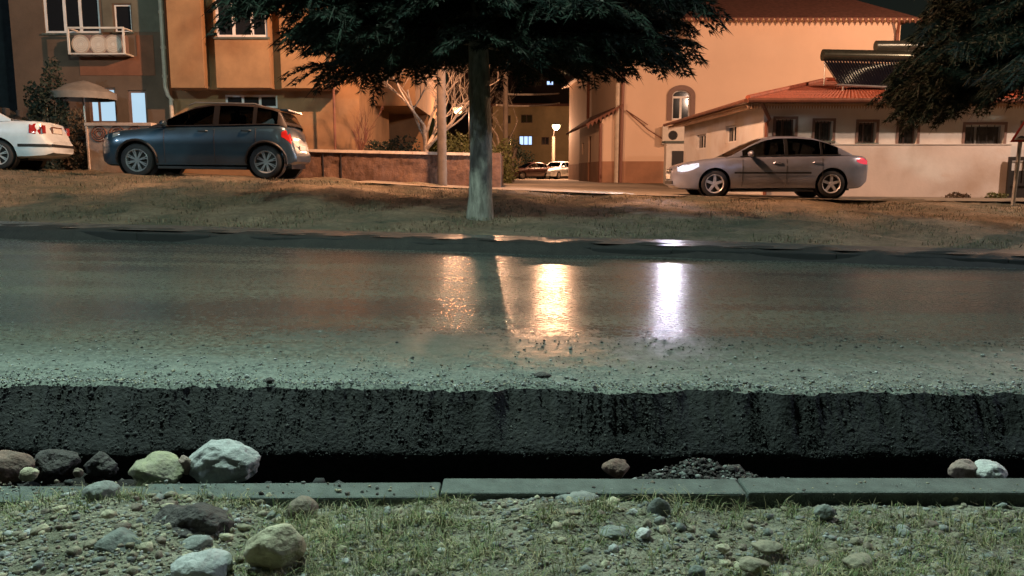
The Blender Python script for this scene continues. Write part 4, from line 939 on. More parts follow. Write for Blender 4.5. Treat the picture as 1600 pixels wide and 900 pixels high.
FMa=Ma@frameM((xn2,yb2),(xn,YN)); MB().box((4.6,.08,.7),(5.7,.14,fz(212,50)),M=FMa).build('door',M['fascia'],an); MB().box((1.4,.08,fz(240,52)),(2.4,.12,fz(222,52)),M=FMa).build('window',M['black_glass'],an)
m1=MB(); m1.add([(xn-.9,YN-.4,zl-.25),(xL,YN-.4,zh+.25),(xw2,yb2+.4,zh+.25),(xn2-.9,yb2+.4,zl-.25),(xn-.9,YN-.4,zl-.37),(xL,YN-.4,zh+.13),(xw2,yb2+.4,zh+.13),(xn2-.9,yb2+.4,zl-.37)],[(0,1,2,3),(4,7,6,5),(0,4,5,1),(3,7,4,0)])
for k in range(9):
    t=k/9; x=xn-.9+(xL-xn+.9)*t; z=zl-.37+(zh-zl+.5)*t; m1.add([(x,YN-.42,z+.1),(x+.22,YN-.42,z+.15),(x+.11,YN-.42,z-.16)],[(0,1,2)])
ab(m1,'roof',M['fascia'])
m1=MB(); m1.tube([(xn-.06,YN-.1,.5),(xn-.06,YN-.1,zl-.2)],.09,8); ab(m1,'drainpipe',M['pipe'],smooth=True)
q=atY(1064,222,27.5); 
q=atY(1066,224,44); ac_unit('ac_unit','air conditioner on a bracket below the arched window of the cream building',(q.x,YF-.2,q.z),0,1.55,1.0)
t=thing('meter_cabinet','pale utility cabinet with dark louvre beside the silver car nose','cabinet',gb(1064,42)); MB().box((-.85,-.3,0),(.75,.3,2.1)).build('casing',M['acwhite'],t,bevel=.02); MB().box((-.55,-.32,.6),(.1,-.3,1.7)).build('louvre',M['dmetal'],t); MB().box((-.95,-.4,2.1),(.85,.4,2.2)).build('lid',M['concrete'],t)
m1=MB(); P0=atY(978,172,YF-.1); P1=atY(1048,225,YF-.3); m1.tube([P0,P0.lerp(P1,.5)-Vector((0,0,.15)),P1],.03,5); P2=atY(1012,195,YF-.1); m1.tube([P0,P2],.025,5); o=m1.build('cable',M['fascia']); tag(o,'dark cable hanging diagonally across the cream facade towards the air conditioner','cable')

# ---- low white building
YS=21.6; sx=lambda u: atY(u,220,YS).x; sz=lambda v: atY(1300,v,YS).z
XA_=sx(1192); XE=sx(1760); zs_=sz(158); depth_=9.5; XBk=atY(1068,250,YS+depth_).x
low=thing('white_building','low white building with small recessed windows and red tiled roof','building',(XA_,YS,.5)); Ml=Matrix.Translation(-Vector(low.location))
def lb(mb,name,mt,par=None,**k): mb.v=[tuple(Ml@Vector(q)) for q in mb.v]; return mb.build(name,mt,par or low,**k)
wops=[]
for (u0,u1,v0,v1) in ((1211,1243,186,218),(1272,1302,189,220),(1340,1370,191,223),(1403,1434,194,226),(1506,1570,195,231)):
    a=atY(u0,v1,YS); b=atY(u1,v0,YS); wops.append((a.x-XA_,b.x-XA_,a.z,b.z))
m1=MB(); wall(m1,(XA_,YS),(XE,YS),.3,zs_+.02,wops,depth=.22)
# left side wall
pB=(XBk,YS+depth_); pA=(XA_,YS); LL=math.hypot(pB[0]-pA[0],depth_)
def side_s(u):   # distance from pB where pixel column u hits the side wall
    best=min(range(400),key=lambda k: abs(CX+F*((pB[0]+(pA[0]-pB[0])*k/400)/((pB[1]+(pA[1]-pB[1])*k/400)*math.cos(PITCH)))-u)); return LL*best/400
sops=[]
for (u0,u1,v0,v1) in ((1086,1101,210,233),(1131,1148,196,223)):
    s0,s1=side_s(u0),side_s(u1); Yc=pB[1]+(pA[1]-pB[1])*((s0+s1)/2/LL); sops.append((s0,s1,atY(u0,v1,Yc).z,atY(u0,v0,Yc).z))
wall(m1,pB,pA,.3,zs_+.02,sops,depth=.18); lb(m1,'wall',M['white_render'])
FMl=Ml@frameM((XA_,YS),(XE,YS))
for q,op in enumerate(wops):
    w_=window(low,FMl,*op,inset=.22,mull=(.45,) if q<4 else (.36,),fw=.045,framem=M['surround'] if q!=4 else M['metal'],glass=M['dusty_glass'])
    m1=MB(); a,b,c,d=op
    for k in range(1,5): xx=a+(b-a)*k/5; m1.box((xx-.008,.08,c),(xx+.008,.10,d),M=FMl)
    m1.build('grille',M['dmetal'],w_)
    m1=MB(); fw=.07; m1.box((a-fw,-.012,c-fw),(a,.0,d+fw),M=FMl); m1.box((b,-.012,c-fw),(b+fw,.0,d+fw),M=FMl); m1.box((a,-.012,d),(b,.0,d+fw),M=FMl); m1.build('surround',M['surround'],w_)
FMs=Ml@frameM(pB,pA)
for op in sops: window(low,FMs,*op,inset=.14,mull=(.5,),fw=.05,sill=False)
# added band: pinker front for the lit wall below the eave shadow
lw=thing('lit_wall_band','long pinker band added to the low white building front as its lit lower wall','wall',(sx(1400),YS-.16,.5)); Mlw=Matrix.Translation(-Vector(lw.location))
m1=MB(); xe=sx(1576); zlw=atY(1400,226,YS-.16).z; N_=70
m1.box((XA_+.02,YS-.13,.2),(xe,YS-.004,zlw)); m1.v=[tuple(Mlw@Vector(q)) for q in m1.v]; m1.build('rendered_face',M['lit_band'],lw)
m1=MB(); m1.box((XA_+.02,YS-.15,zlw),(xe+.02,YS-.004,zlw+.02)); m1.v=[tuple(Mlw@Vector(q)) for q in m1.v]; m1.build('cap',M['white_render'],lw)
# hipped roof
ov=.62; zr=zs_-.02
A_=Vector((XA_-ov,YS-ov,zr)); B_=Vector((XE+ov,YS-ov,zr)); D_=Vector((XBk-ov,YS+depth_+ov,zr)); E_=Vector((XE+ov,YS+depth_+ov,zr))
rg=atY(1290,128,YS+4.4); R1=Vector((rg.x,YS+4.4,rg.z)); R2=Vector((XE-3,YS+4.4,rg.z))
def slope_strip(mb,a,b,c,d,n,m_):
    """corrugated tile surface a(bottom L) b(bottom R) c(top R) d(top L)"""
    vs=[];fs=[]
    for i in range(n+1):
        t=i/n
        for j in range(m_+1):
            s=j/m_; p=(a.lerp(b,t)).lerp(d.lerp(c,t),s); p=p+Vector((0,0,.028*abs(math.sin(t*n*math.pi/4))+.02*((j%2)))); vs.append(p)
    for i in range(n):
        for j in range(m_): k=i*(m_+1)+j; fs.append((k,k+m_+1,k+m_+2,k+1))
    mb.add(vs,fs)
m1=MB(); slope_strip(m1,A_,B_,R2,R1,400,14); slope_strip(m1,D_,A_,R1,R1+Vector((-.05,.1,0)),260,10); m1.add([E_,D_,R1,R2],[(0,1,2,3)]); m1.add([B_,E_,R2],[(0,1,2)])
m1.tube([A_+Vector((0,0,.05)),R1+Vector((0,0,.06))],.07,8); m1.tube([R1+Vector((0,0,.06)),R2+Vector((0,0,.06))],.08,8); lb(m1,'roof',M['tile'])
m1=MB(); m1.add([A_,B_,Vector((B_.x,YS,zr)),Vector((XA_,YS,zr))],[(0,1,2,3)]); m1.add([A_,Vector((XA_,YS,zr)),Vector((XBk,YS+depth_,zr)),D_],[(0,1,2,3)]); m1.v=[(x,y,z-.10) for x,y,z in m1.v]; lb(m1,'soffit',M['soffit'])
m1=MB(); m1.tube([A_+Vector((0,-.04,-.02)),B_+Vector((0,-.04,-.02))],.06,8); m1.tube([D_+Vector((-.04,0,-.02)),A_+Vector((-.04,0,-.02))],.055,8); lb(m1,'gutter',M['fascia'],smooth=True)
m1=MB()   # pointed fringe boards under both eaves
def fringe(a,b,n,h,off):
    for i in range(n):
        p=a.lerp(b,i/n)+off; q=a.lerp(b,(i+.94)/n)+off; m_=(p+q)/2
        m1.add([p,q,q-Vector((0,0,h*.45)),m_-Vector((0,0,h)),p-Vector((0,0,h*.45))],[(0,1,2,3,4)])
fringe(A_,B_,150,.17,Vector((0,.12,-.06))); fringe(D_,A_,90,.17,Vector((.12,0,-.06))); lb(m1,'fringe_board',mat('fringe_paint',(.42,.27,.18),.8,var=.2))
m1=MB(); m1.tube([A_+Vector((.35,.0,-.05)),(XA_+.12,YS-.1,zr-.45),(XA_+.05,YS-.09,zr-.55),(XA_+.05,YS-.2,.5)],.05,8); lb(m1,'drainpipe',M['pipe'],smooth=True)
# ---- solar water heater
YH=YS+1.9
def sp(u,v,Y=YH): return atY(u,v,Y)
base=sp(1380,140); sol=thing('solar_water_heater','solar water heater with long dark tank and glass tubes on the red roof','solar heater',(base.x,YH,base.z)); Ms=Matrix.Translation(-Vector(sol.location))
def sb(mb,name,mt,**k): mb.v=[tuple(Ms@Vector(q)) for q in mb.v]; return mb.build(name,mt,sol,**k)
tl=sp(1285,86,YH+1.1); trr=sp(1440,89,YH+1.1)
sb(MB().tube([tl,trr],.17,20),'tank',mat('tank_steel',(.10,.10,.075),.22,metal=.7,var=.2),smooth=True)
bl=sp(1313,131,YH-.3); brr=sp(1455,138,YH-.3); nt_=34
m1=MB()
for k in range(nt_):
    t=k/(nt_-1); m1.tube([(tl+Vector((.06,0,-.12))).lerp(trr,t),bl.lerp(brr,t)],.029,8)
sb(m1,'glass_tubes',mat('evacuated_tube',(.012,.012,.02),.06,coat=1),smooth=True)
m1=MB(); tb=tl+Vector((.06,.05,-.2)); te=trr+Vector((0,.05,-.2)); m1.add([tb,te,brr+Vector((0,.06,-.06)),bl+Vector((0,.06,-.06))],[(0,1,2,3)]); sb(m1,'reflector',mat('reflector',(.16,.13,.10),.5,metal=.4,var=.3))
m1=MB(); m1.tube([bl+Vector((-.1,0,-.03)),brr+Vector((.1,0,-.03))],.035,6); 
for t in (.03,.5,.97):
    T=tl.lerp(trr,t); Bq=bl.lerp(brr,t); ft=Vector((T.x,T.y,T.z-1.25)); m1.tube([T,ft],.02,6); m1.tube([Bq,Bq-Vector((0,0,.18))],.02,6); m1.tube([ft,Bq-Vector((0,0,.16))],.02,6)
sb(m1,'stand',M['metal'])
c0=sp(1368,72,YH+1.6); c1=sp(1440,72,YH+1.6); t=thing('water_tank','small secondary water tank above the long solar tank, beside the cedar','water tank',(c0.x,c0.y,c0.z-.5)); Mt=Matrix.Translation(-Vector(t.location))
m1=MB(); m1.tube([c0,c1],.16,18); m1.v=[tuple(Mt@Vector(q)) for q in m1.v]; m1.build('drum',mat('drum_steel',(.12,.12,.10),.3,metal=.6,var=.2),t,smooth=True)
m1=MB(); a=c0+Vector((.0,0,-.32)); m1.box((a.x,a.y-.15,a.z-.02),(c1.x,a.y+.15,a.z+.12)); 
for x in (a.x+.04,a.x+.5): m1.box((x,a.y-.02,a.z-1.6),(x+.04,a.y+.02,a.z)); 
m1.v=[tuple(Mt@Vector(q)) for q in m1.v]; m1.build('cradle',M['coping'],t)

# ---- iron gate and warning sign at right
YI=21.3; g0=atY(1578,245,YI); gx=g0.x; gt=thing('iron_gate','dark iron gate with pale panel between the low white building front and the right frame edge','gate',(gx,YI,G(gx,YI)))
hz_=g0.z-G(gx,YI); m1=MB(); m1.box((0,0,0),(.07,.07,hz_)); m1.box((.07,0,hz_-.1),(1.6,.06,hz_)); m1.box((.07,0,.35),(1.6,.05,.42)); 
for k in range(8): m1.box((.2+.18*k,.01,.42),(.225+.18*k,.035,hz_-.1))
m1.build('frame',M['dmetal'],gt); MB().box((.07,.045,.75),(1.6,.055,hz_-.12)).build('panel',M['white_render'],gt); MB().box((.07,.045,.0),(1.6,.055,.75)).build('kick_panel',M['dmetal'],gt)
YSg=17.3; q=atY(1601,222,YSg); sg=thing('warning_sign','triangular red-bordered bump warning sign on a grey post at the right frame edge','road sign',(q.x-.05,YSg,G(q.x,YSg)))
zs0=q.z-G(q.x,YSg)
MB().tube([(-.06,.05,-.2),(0,.05,zs0+.45)],.042,10).build('post',M['metal'],sg,smooth=True)
def tri(s,y,m1): h=s*math.sqrt(3)/2; m1.prism([(-s/2,0),(s/2,0),(0,h)],y,y+.006); return m1
S=.62; fo=lambda mb,dz: [tuple(Vector(p)+Vector((.05,0,zs0+dz))) for p in mb.v]
m1=tri(S,0,MB()); m1.v=fo(m1,0); m1.build('border',mat('sign_red',(.62,.05,.03),.4),sg)
m1=tri(S*.74,-.008,MB()); m1.v=fo(m1,.046); m1.build('face',mat('sign_white',(.72,.62,.56),.45),sg)
m1=MB(); pts_=[(-.16,0)]+[(-.16+.32*k/24, .012+.035*abs(math.sin(math.pi*2*k/24))) for k in range(25)]+[(.16,0)]
m1.prism(pts_,-.014,-.009); m1.v=fo(m1,.085); m1.build('bump_symbol',M['trim'],sg)

# ---- far buildings
def far_block(label,u0,u1,vt,Y,mt,wins,lit=None,vbase=285,name='far_building'):
    a=atY(u0,200,Y).x; b=atY(u1,200,Y).x; zt_=atY(800,vt,Y).z; t=thing(name,label,'building',((a+b)/2,Y,.6)); Mf=Matrix.Translation(-Vector(t.location)); m1=MB(); op=[]
    for (p,q,r_,s_) in wins: A=atY(p,s_,Y); B=atY(q,r_,Y); op.append((A.x-a,B.x-a,A.z,B.z))
    wall(m1,(a,Y),(b,Y),-1,zt_,op,depth=.2); m1.box((a,Y+.21,-1),(b,Y+10,zt_)); m1.v=[tuple(Mf@Vector(q)) for q in m1.v]; m1.build('wall',mt,t)
    FMf=Mf@frameM((a,Y),(b,Y))
    for k,o_ in enumerate(op): window(t,FMf,*o_,inset=.19,mull=(.35,.68) if (o_[1]-o_[0])>1.5 else (.5,),fw=.09,glass=LIT2 if k==lit else M['black_glass'],framem=M['surround'] if k!=lit else M['dmetal'],sill=False)
    m1=MB(); m1.box((a-.4,Y-.4,zt_),(b+.4,Y+10.4,zt_+.3)); m1.v=[tuple(Mf@Vector(q)) for q in m1.v]; m1.build('roof',M['tile_dk'],t); return t
far_block('dim ochre building closing the alley, one window lit blue-white',770,905,166,104,mat('far_ochre',(.60,.45,.24),.9,var=.2,vscale=.4),[(811,832,212,227),(814,832,179,192),(786,798,180,193),(790,800,212,226),(846,858,214,226)],lit=0)
far_block('tall unlit building behind the ochre one with one small lit window near its top',700,960,-60,150,mat('far_dark',(.07,.04,.03),.9,var=.2,vscale=.4),[(854,865,126,133),(838,846,128,134),(812,822,90,98),(850,862,90,98)],lit=0)
b=gb(797,50); t=thing('pruned_stump','pale pruned tree stump standing at the alley corner right of the cedar','tree stump',b)
m1=MB(); m1.tube([(0,0,-.1),(.05,0,.7),(0,0,1.35),(-.15,0,2.0)],[.3,.2,.26,.2],9); m1.tube([(0,0,1.3),(.3,0,1.8),(.35,0,2.1)],[.16,.14,.1],7); m1.tube([(-.05,0,1.35),(-.6,0,1.6),(-1.3,0,1.45)],[.12,.08,.05],6); m1.build('trunk',M['bark_pale'],t,smooth=True,sharp=80)

# ------------------------------------------------------------------ cars
def applied_bool(o, cutters):
    for c in cutters:
        m_=o.modifiers.new('b','BOOLEAN'); m_.object=c; m_.operation='DIFFERENCE'; m_.solver='EXACT'
    dg=bpy.context.evaluated_depsgraph_get(); me=bpy.data.meshes.new_from_object(o.evaluated_get(dg)); old=o.data; o.modifiers.clear(); o.data=me
    for c in cutters: bpy.data.objects.remove(c)
    return o
def make_wheel(R_, par, loc, side, spokes, rimm, wd=.2):
    w_=thing_part('wheel', par, loc); sgn=side
    Mx=Matrix.Rotation(R(90)*sgn,4,'X')
    t=MB().lathe([(R_*.66,-wd/2),(R_*.92,-wd/2),(R_,-wd*.36),(R_,wd*.36),(R_*.92,wd/2),(R_*.70,wd/2),(R_*.66,wd*.3),(R_*.66,-wd/2)],36,Mx).build('tyre',M['rubber'],w_,smooth=True,sharp=50)
    m1=MB(); m1.lathe([(R_*.70,wd*.47),(R_*.67,wd*.5),(R_*.62,wd*.42),(R_*.6,0)],36,Mx)
    m1.lathe([(0.001,wd*.42),(R_*.13,wd*.42),(R_*.16,wd*.3)],20,Mx)
    for k in range(spokes):
        a=2*math.pi*k/spokes+.3; 
        for da,wv in (((0,.085),) if spokes<7 else ((-.10,.026),(.10,.026))):
            Ms_=Mx@Matrix.Rotation(a+da,4,'Z'); wi=R_*wv
            m1.add([Ms_@Vector(p) for p in ((R_*.1,-wi*1.3,wd*.40),(R_*.64,-wi,wd*.44),(R_*.64,wi,wd*.44),(R_*.1,wi*1.3,wd*.40),(R_*.1,-wi*1.3,wd*.25),(R_*.64,-wi,wd*.25),(R_*.64,wi,wd*.25),(R_*.1,wi*1.3,wd*.25))],[(0,1,2,3),(0,4,5,1),(3,2,6,7),(4,7,6,5)])
    m1.build('rim',rimm,w_,smooth=True,sharp=30)
    MB().lathe([(0.001,wd*.1),(R_*.6,wd*.1)],24,Mx).build('brake_backing',M['trim'],w_)
    return w_
def thing_part(name, par, loc):
    o=bpy.data.objects.new(name,None); C.objects.link(o); o.parent=par; o.location=loc; return o
def smoothi(x, xp, fp):
    return float(np.mean([np.interp(x+d, xp, fp) for d in (-.05,-.025,0,.025,.05)]))
def make_car(name, label, cat, sp_, loc, rz, paint):
    """sp_: L,W, wheels (x), R, top [(x,z)], bottom [(x,z)], roof [(x,z)], cabin c0,c1,c2,c3, dlo(d0,d1), pillars, spokes"""
    car=thing(name,label,cat,loc,rz); L=sp_['L']; Wd=sp_['W']/2
    tx_,tz_=zip(*sp_['top']); bx2,bz2=zip(*sp_['bottom']); rx_,rz_=zip(*sp_['roof'])
    nw=sp_.get('nose',.55); tw=sp_.get('tail',.45)
    def half(x):
        w_=Wd
        if x<nw: w_*=1-.42*((nw-x)/nw)**2.4
        if x>L-tw: w_*=1-.24*((x-L+tw)/tw)**2.2
        return w_
    xs_=sorted(set([0,.015,.05,.1,.16,.24]+[round(v,3) for v in np.linspace(.32,L-.3,64)]+[L-.22,L-.14,L-.08,L-.03,L]))
    mb=MB(); nr=0; rows=[]
    for x in xs_:
        z0=smoothi(x,bx2,bz2); zt_=smoothi(x,tx_,tz_); w_=half(x); h=zt_-z0
        endf=1.0
        if x<.05: endf=.93+x*1.4
        if x>L-.05: endf=.95+(L-x)
        prof=[(0,z0),(w_*.80,z0),(w_*.93,z0+.05*h),(w_*.975,z0+.2*h),(w_*.985,z0+.36*h),(w_*1.0,z0+.55*h),(w_*1.0,z0+.70*h),(w_*.975,z0+.78*h),(w_*.955,z0+.90*h),(w_*.91,z0+.965*h),(w_*.84,zt_),(w_*.45,zt_+.018),(0,zt_+.026)]
        prof=[(a,z0+(b-z0)) for a,b in prof]
        full=[(y*endf,z) for y,z in prof]+[(-y*endf,z) for y,z in prof[-2:0:-1]]
        rows.append([Vector((x,y,z)) for y,z in full])
    K=len(rows[0]); 
    for r_ in rows: mb.v+= [tuple(p) for p in r_]
    for a in range(len(rows)-1):
        for k in range(K): mb.f.append((a*K+k,a*K+(k+1)%K,(a+1)*K+(k+1)%K,(a+1)*K+k)); mb.m.append(0)
    mb.f.append(tuple(range(K))); mb.m.append(0); mb.f.append(tuple((len(rows)-1)*K+k for k in range(K))[::-1]); mb.m.append(0)
    body=mb.build('body',paint,None)
    cut=[]; Rr=sp_['R']; wz=Rr+sp_.get('wdz',0)
    for x in sp_['wheels']:
        for s_ in (-1,1):
            c=MB().lathe([(0.0001,0),(Rr+.055,0),(Rr+.055,.4),(0.0001,.4)],40,Matrix.Translation((x,s_*(Wd-.26),wz))@Matrix.Rotation(R(90)*(-s_),4,'X')).build('cut',paint); cut.append(c)
    applied_bool(body,cut); body.parent=car
    body.data.polygons.foreach_set('use_smooth',[True]*len(body.data.polygons)); body.data.set_sharp_from_angle(angle=R(32))
    # cabin
    c0,c1,c2,c3=sp_['cabin']; d0,d1=sp_['dlo']; cxs=sorted(set([round(v,3) for v in np.linspace(c0,c3,74)]+[d0,d1]+[p for pp in sp_['pillars'] for p in pp]+[c1,c2]))
    shell=MB(); gl=MB(); rows=[]; 
    fr_=[0,.07,.30,.55,.80,.90,.965,1,1.0,1.0]
    for x in cxs:
        zb_=smoothi(x,tx_,tz_)-.012; zr_=max(smoothi(x,rx_,rz_),zb_+.012); h=zr_-zb_; wb=half(x)*.90; hr=h/(sp_['roofh'])
        wr=wb*(1-.25*min(1,hr)); wm=lambda f: wb+(wr-wb)*f**1.15
        pr=[(wm(f),zb_+h*f) for f in fr_[:6]]+[(wm(.94)*.975,zb_+h*.965),(wm(1)*.90,zr_),(wm(1)*.5,zr_+.02*min(1,hr)),(0,zr_+.028*min(1,hr))]
        rows.append([Vector((x,y,z)) for y,z in pr]+[Vector((x,-y,z)) for y,z in pr[-2::-1]])
    K=len(rows[0]); n0=10
    for a in range(len(rows)-1):
        xm=(cxs[a]+cxs[a+1])/2; hm=(rows[a][9].z-rows[a][0].z)
        for k in range(K-1):
            kk=k if k<9 else K-2-k
            q=[rows[a][k],rows[a][k+1],rows[a+1][k+1],rows[a+1][k]]
            isg=False
            if 1<=kk<=4 and d0<xm<d1 and not any(p<xm<r2 for p,r2 in sp_['pillars']) and hm>.16: isg=True
            if kk>=7 and (c0+.04<xm<c1-.02 or c2+.03<xm<c3-.05): isg=True
            (gl if isg else shell).add(q,[(0,1,2,3)])
    for mbx in (shell,gl):   # merge duplicate verts
        bm=bmesh.new(); me=bpy.data.meshes.new('t'); me.from_pydata([tuple(p) for p in mbx.v],[],mbx.f); bm.from_mesh(me); bmesh.ops.remove_doubles(bm,verts=bm.verts,dist=1e-5); bmesh.ops.recalc_face_normals(bm,faces=bm.faces)
        bm.verts.ensure_lookup_table(); mbx.v=[tuple(v.co) for v in bm.verts]; mbx.f=[tuple(v.index for v in f.verts) for f in bm.faces]; mbx.m=[0]*len(mbx.f); bm.free()
    shell.build('roof',sp_.get('roofm',paint),car,smooth=True,sharp=40); gl.build('window_glass',M['carglass'],car,smooth=True,sharp=40)
    # black pillar strips and seal line
    m1=MB()
    for s_ in (-1,1):
        P=[Vector((x,s_*half(x)*.905,smoothi(x,tx_,tz_)+.006)) for x in np.linspace(d0-.05,d1+.05,24)]; MB().tube(P,.012,5).build('window_seal',M['trim'],car)
    m1=MB()
    for a,b_ in sp_['pillars']:
        for s_ in (-1,1):
            x=(a+b_)/2; ia=min(range(len(cxs)),key=lambda k:abs(cxs[k]-a)); ib=min(range(len(cxs)),key=lambda k:abs(cxs[k]-b_))
            m1=MB()
            for k in range(1,5):
                q=[rows[ia][k],rows[ia][k+1],rows[ib][k+1],rows[ib][k]]; q=[Vector((p.x,s_*(abs(p.y)+.014),p.z)) for p in q]; m1.add(q,[(0,1,2,3)])
            m1.build('pillar',M['pillar'],car)
    pass
    # interior seats
    xm=(d0+d1)/2
    for s_ in (-.34,.34):
        for xx,hh2 in ((xm+.05,.55),(xm+.95,.45)):
            zb_=smoothi(xx,tx_,tz_); m1=MB(); m1.box((xx,s_-.2,zb_-.3),(xx+.14,s_+.2,zb_+.12)); m1.box((xx+.02,s_-.11,zb_+.11),(xx+.11,s_+.11,zb_+.30)); m1.build('seat',M['interior'],car,bevel=.03)
    xx=c0+.5; m1=MB(); m1.box((xx-.2,-Wd*.75,smoothi(xx,tx_,tz_)-.1),(xx+.1,Wd*.75,smoothi(xx,tx_,tz_)+.03))
    m1.build('dashboard',M['interior'],car,bevel=.03)
    for x in sp_['wheels']:
        for s_ in (-1,1):
            make_wheel(Rr,car,(x,s_*(Wd-.12),Rr),-s_ if False else (1 if s_<0 else -1),sp_['spokes'],sp_['rim'])
            m1=MB(); Mx=Matrix.Translation((x,s_*(Wd-.26),wz))@Matrix.Rotation(R(90)*(-s_),4,'X')
            m1.lathe([(0.001,.004),(Rr+.053,.004)],30,Mx); m1.lathe([(Rr+.053,0.004),(Rr+.053,.235)],30,Mx); m1.build('wheel_arch_liner',M['trim'],car)
    # sills underside
    m1=MB(); w0,w1=sp_['wheels']; zz=smoothi((w0+w1)/2,bx2,bz2); m1.box((w0+Rr+.07,-Wd*.93,zz-.05),(w1-Rr-.07,Wd*.93,zz+.01)); m1.build('sill',M['trim'],car,bevel=.01)
    m1=MB(); m1.box((w0-.3,-Wd*.7,zz-.02),(w1+.5,Wd*.7,zz+.1)); m1.build('underbody',M['trim'],car)
    # door seams
    m1=MB()
    for x in sp_['seams']:
        for s_ in (-1,1):
            P=[]
            for f in np.linspace(.10,1.0,10):
                z0=smoothi(x,bx2,bz2); zt_=smoothi(x,tx_,tz_); h=zt_-z0
                yy=np.interp(f,[0,.05,.2,.36,.55,.70,.78,.90,.965,1],[.80,.93,.975,.985,1,1,.975,.955,.91,.84])*half(x); P.append((x,s_*(yy+.001),z0+f*h))
            MB().tube(P,.0055,4).build('door_seam',M['trim'],car)
    def yat(x,z):
        z0=smoothi(x,bx2,bz2); zt_=smoothi(x,tx_,tz_); f=(z-z0)/(zt_-z0)
        return float(np.interp(f,[0,.05,.2,.36,.55,.70,.78,.90,.965,1],[.80,.93,.975,.985,1,1,.975,.955,.91,.84]))*half(x)
    for x,z in sp_['handles']:
        for s_ in (-1,1):
            y=yat(x,z); m1=MB(); m1.tube([(x-.1,s_*(y+.005),z),(x-.07,s_*(y+.03),z+.004),(x+.07,s_*(y+.03),z+.004),(x+.1,s_*(y+.005),z)],.015,8); m1.build('door_handle',sp_.get('handlem',paint),car,smooth=True)
    mx_,mz_=sp_['mirror']
    for s_ in (-1,1):
        y=half(mx_)*.92; vs,fs=ico(3); vv=[(mx_+q[0]*(.09 if q[0]<0 else .05),s_*(y+.13)+q[1]*.12,mz_+q[2]*.075) for q in vs]; o=raw('wing_mirror',vv,fs,sp_.get('mirrorm',paint),parent=car,smooth=True)
        MB().tube([(mx_+.02,s_*(y-.03),mz_-.05),(mx_,s_*(y+.1),mz_-.03)],.02,6).build('mirror_stalk',M['trim'],o)
    return car,yat,half
def patch(car,name,xz,yat,off,mt,side=(-1,1),n=8):
    """curved panel on the body side: xz polygon given as rows [(x, zlow, zhigh)]"""
    for s_ in side:
        m1=MB(); R_=len(xz)
        for x,za,zb_ in xz:
            for k in range(n+1):
                z=za+(zb_-za)*k/n; m1.v.append((x,s_*(yat(x,z)+off),z))
        for a in range(R_-1):
            for k in range(n): i=a*(n+1)+k; m1.f.append((i,i+n+1,i+n+2,i+1)); m1.m.append(0)
        m1.build(name,mt,car,smooth=True,sharp=60)
def endpatch(car,name,x,ys,zs,mt,th=.012,sgn=-1):
    m1=MB(); m1.box((min(x,x+sgn*th),ys[0],zs[0]),(max(x,x+sgn*th),ys[1],zs[1])); return m1.build(name,mt,car,bevel=.004)
def carpaint(name,col,metal=.35,rough=.32): return mat(name,col,rough,metal=metal,coat=.7,var=.12,vscale=2.5,bump=.012,bscale=5)

# silver saloon
silver=carpaint('silver_paint',(.33,.36,.47),.55,.3)
spec=dict(L=4.50,W=1.78,wheels=(.92,3.60),R=.315,nose=.75,tail=.55,
 top=[(0,.56),(.04,.66),(.12,.72),(.4,.80),(.9,.875),(1.35,.93),(1.7,.945),(3.0,.965),(3.9,.975),(4.25,.96),(4.42,.93),(4.5,.86)],
 bottom=[(0,.28),(.12,.19),(.5,.17),(4.0,.19),(4.35,.22),(4.5,.36)],
 roof=[(1.15,.90),(1.35,.98),(1.75,1.20),(2.05,1.34),(2.35,1.40),(2.8,1.405),(3.2,1.37),(3.5,1.28),(3.8,1.14),(4.1,.97)],roofh=.44,
 cabin=(1.18,2.05,3.25,4.06),dlo=(1.55,3.75),pillars=[(2.52,2.60),(3.34,3.39)],spokes=5,rim=M['alloy'],seams=(1.55,2.56,3.38),handles=[(2.35,.79),(3.25,.80)],mirror=(1.72,1.0))
silx=4.07-.28; sy=18.75+.89
sil,yat,half=make_car('moving_car','silver four-door saloon with its headlights lit in front of the low white building','car',spec,(silx,sy,G(5.8,18.9)+.035),R(-1.2),silver)
sil.rotation_euler=(0, 0.0, R(-1.2))
patch(sil,'headlight',[(.10,.60,.70),(.2,.59,.74),(.3,.60,.76),(.42,.64,.775),(.55,.71,.79)],yat,.004,emit('headlight_glow',(.85,.88,1.0),1.1))
for s_ in (-1,1):
    m1=MB(); vs,fs=ico(3); raw('headlight_lens',[(.19+q[0]*.05,s_*.62+q[1]*.10,.665+q[2]*.045) for q in vs],fs,emit('headlight_core',(.9,.92,1.0),45),parent=sil,smooth=True)
endpatch(sil,'grille',.03,(-.30,.30),(.56,.66),M['trim'],.03); endpatch(sil,'grille_bar',.0,(-.28,.28),(.60,.625),M['metal'],.01); endpatch(sil,'air_intake',.02,(-.5,.5),(.30,.38),M['trim'],.03)
endpatch(sil,'number_plate',.0,(-.26,.26),(.42,.53),M['plate'],.02)
tl_=mat('lit_tail_lens',(.5,.03,.04),.2,emis=(1,.1,.14),estr=.6,coat=.5)
patch(sil,'taillight',[(4.16,.82,.88),(4.25,.78,.92),(4.36,.76,.90),(4.46,.76,.86)],yat,.005,tl_)
patch(sil,'side_moulding',[(x,.545,.585) for x in np.linspace(1.36,3.12,10)],yat,.012,M['trim'],n=2)
lamp_light('headlight_beam',(-.12,-.55,.66),620,(.85,.9,1.0),sil,radius=.06,spot=75,rot=(R(86),0,R(92)))
lamp_light('headlight_beam',(-.12,.55,.66),420,(.85,.9,1.0),sil,radius=.06,spot=75,rot=(R(86),0,R(90)))
d_=(Vector((.8,4,0))-Vector((3.9,18.2,1.35))); lamp_light('headlight_spill',(.02,-.62,.68),170,(.86,.80,1.0),sil,radius=.05,spot=42,rot=d_.to_track_quat('-Z','Y').to_euler())
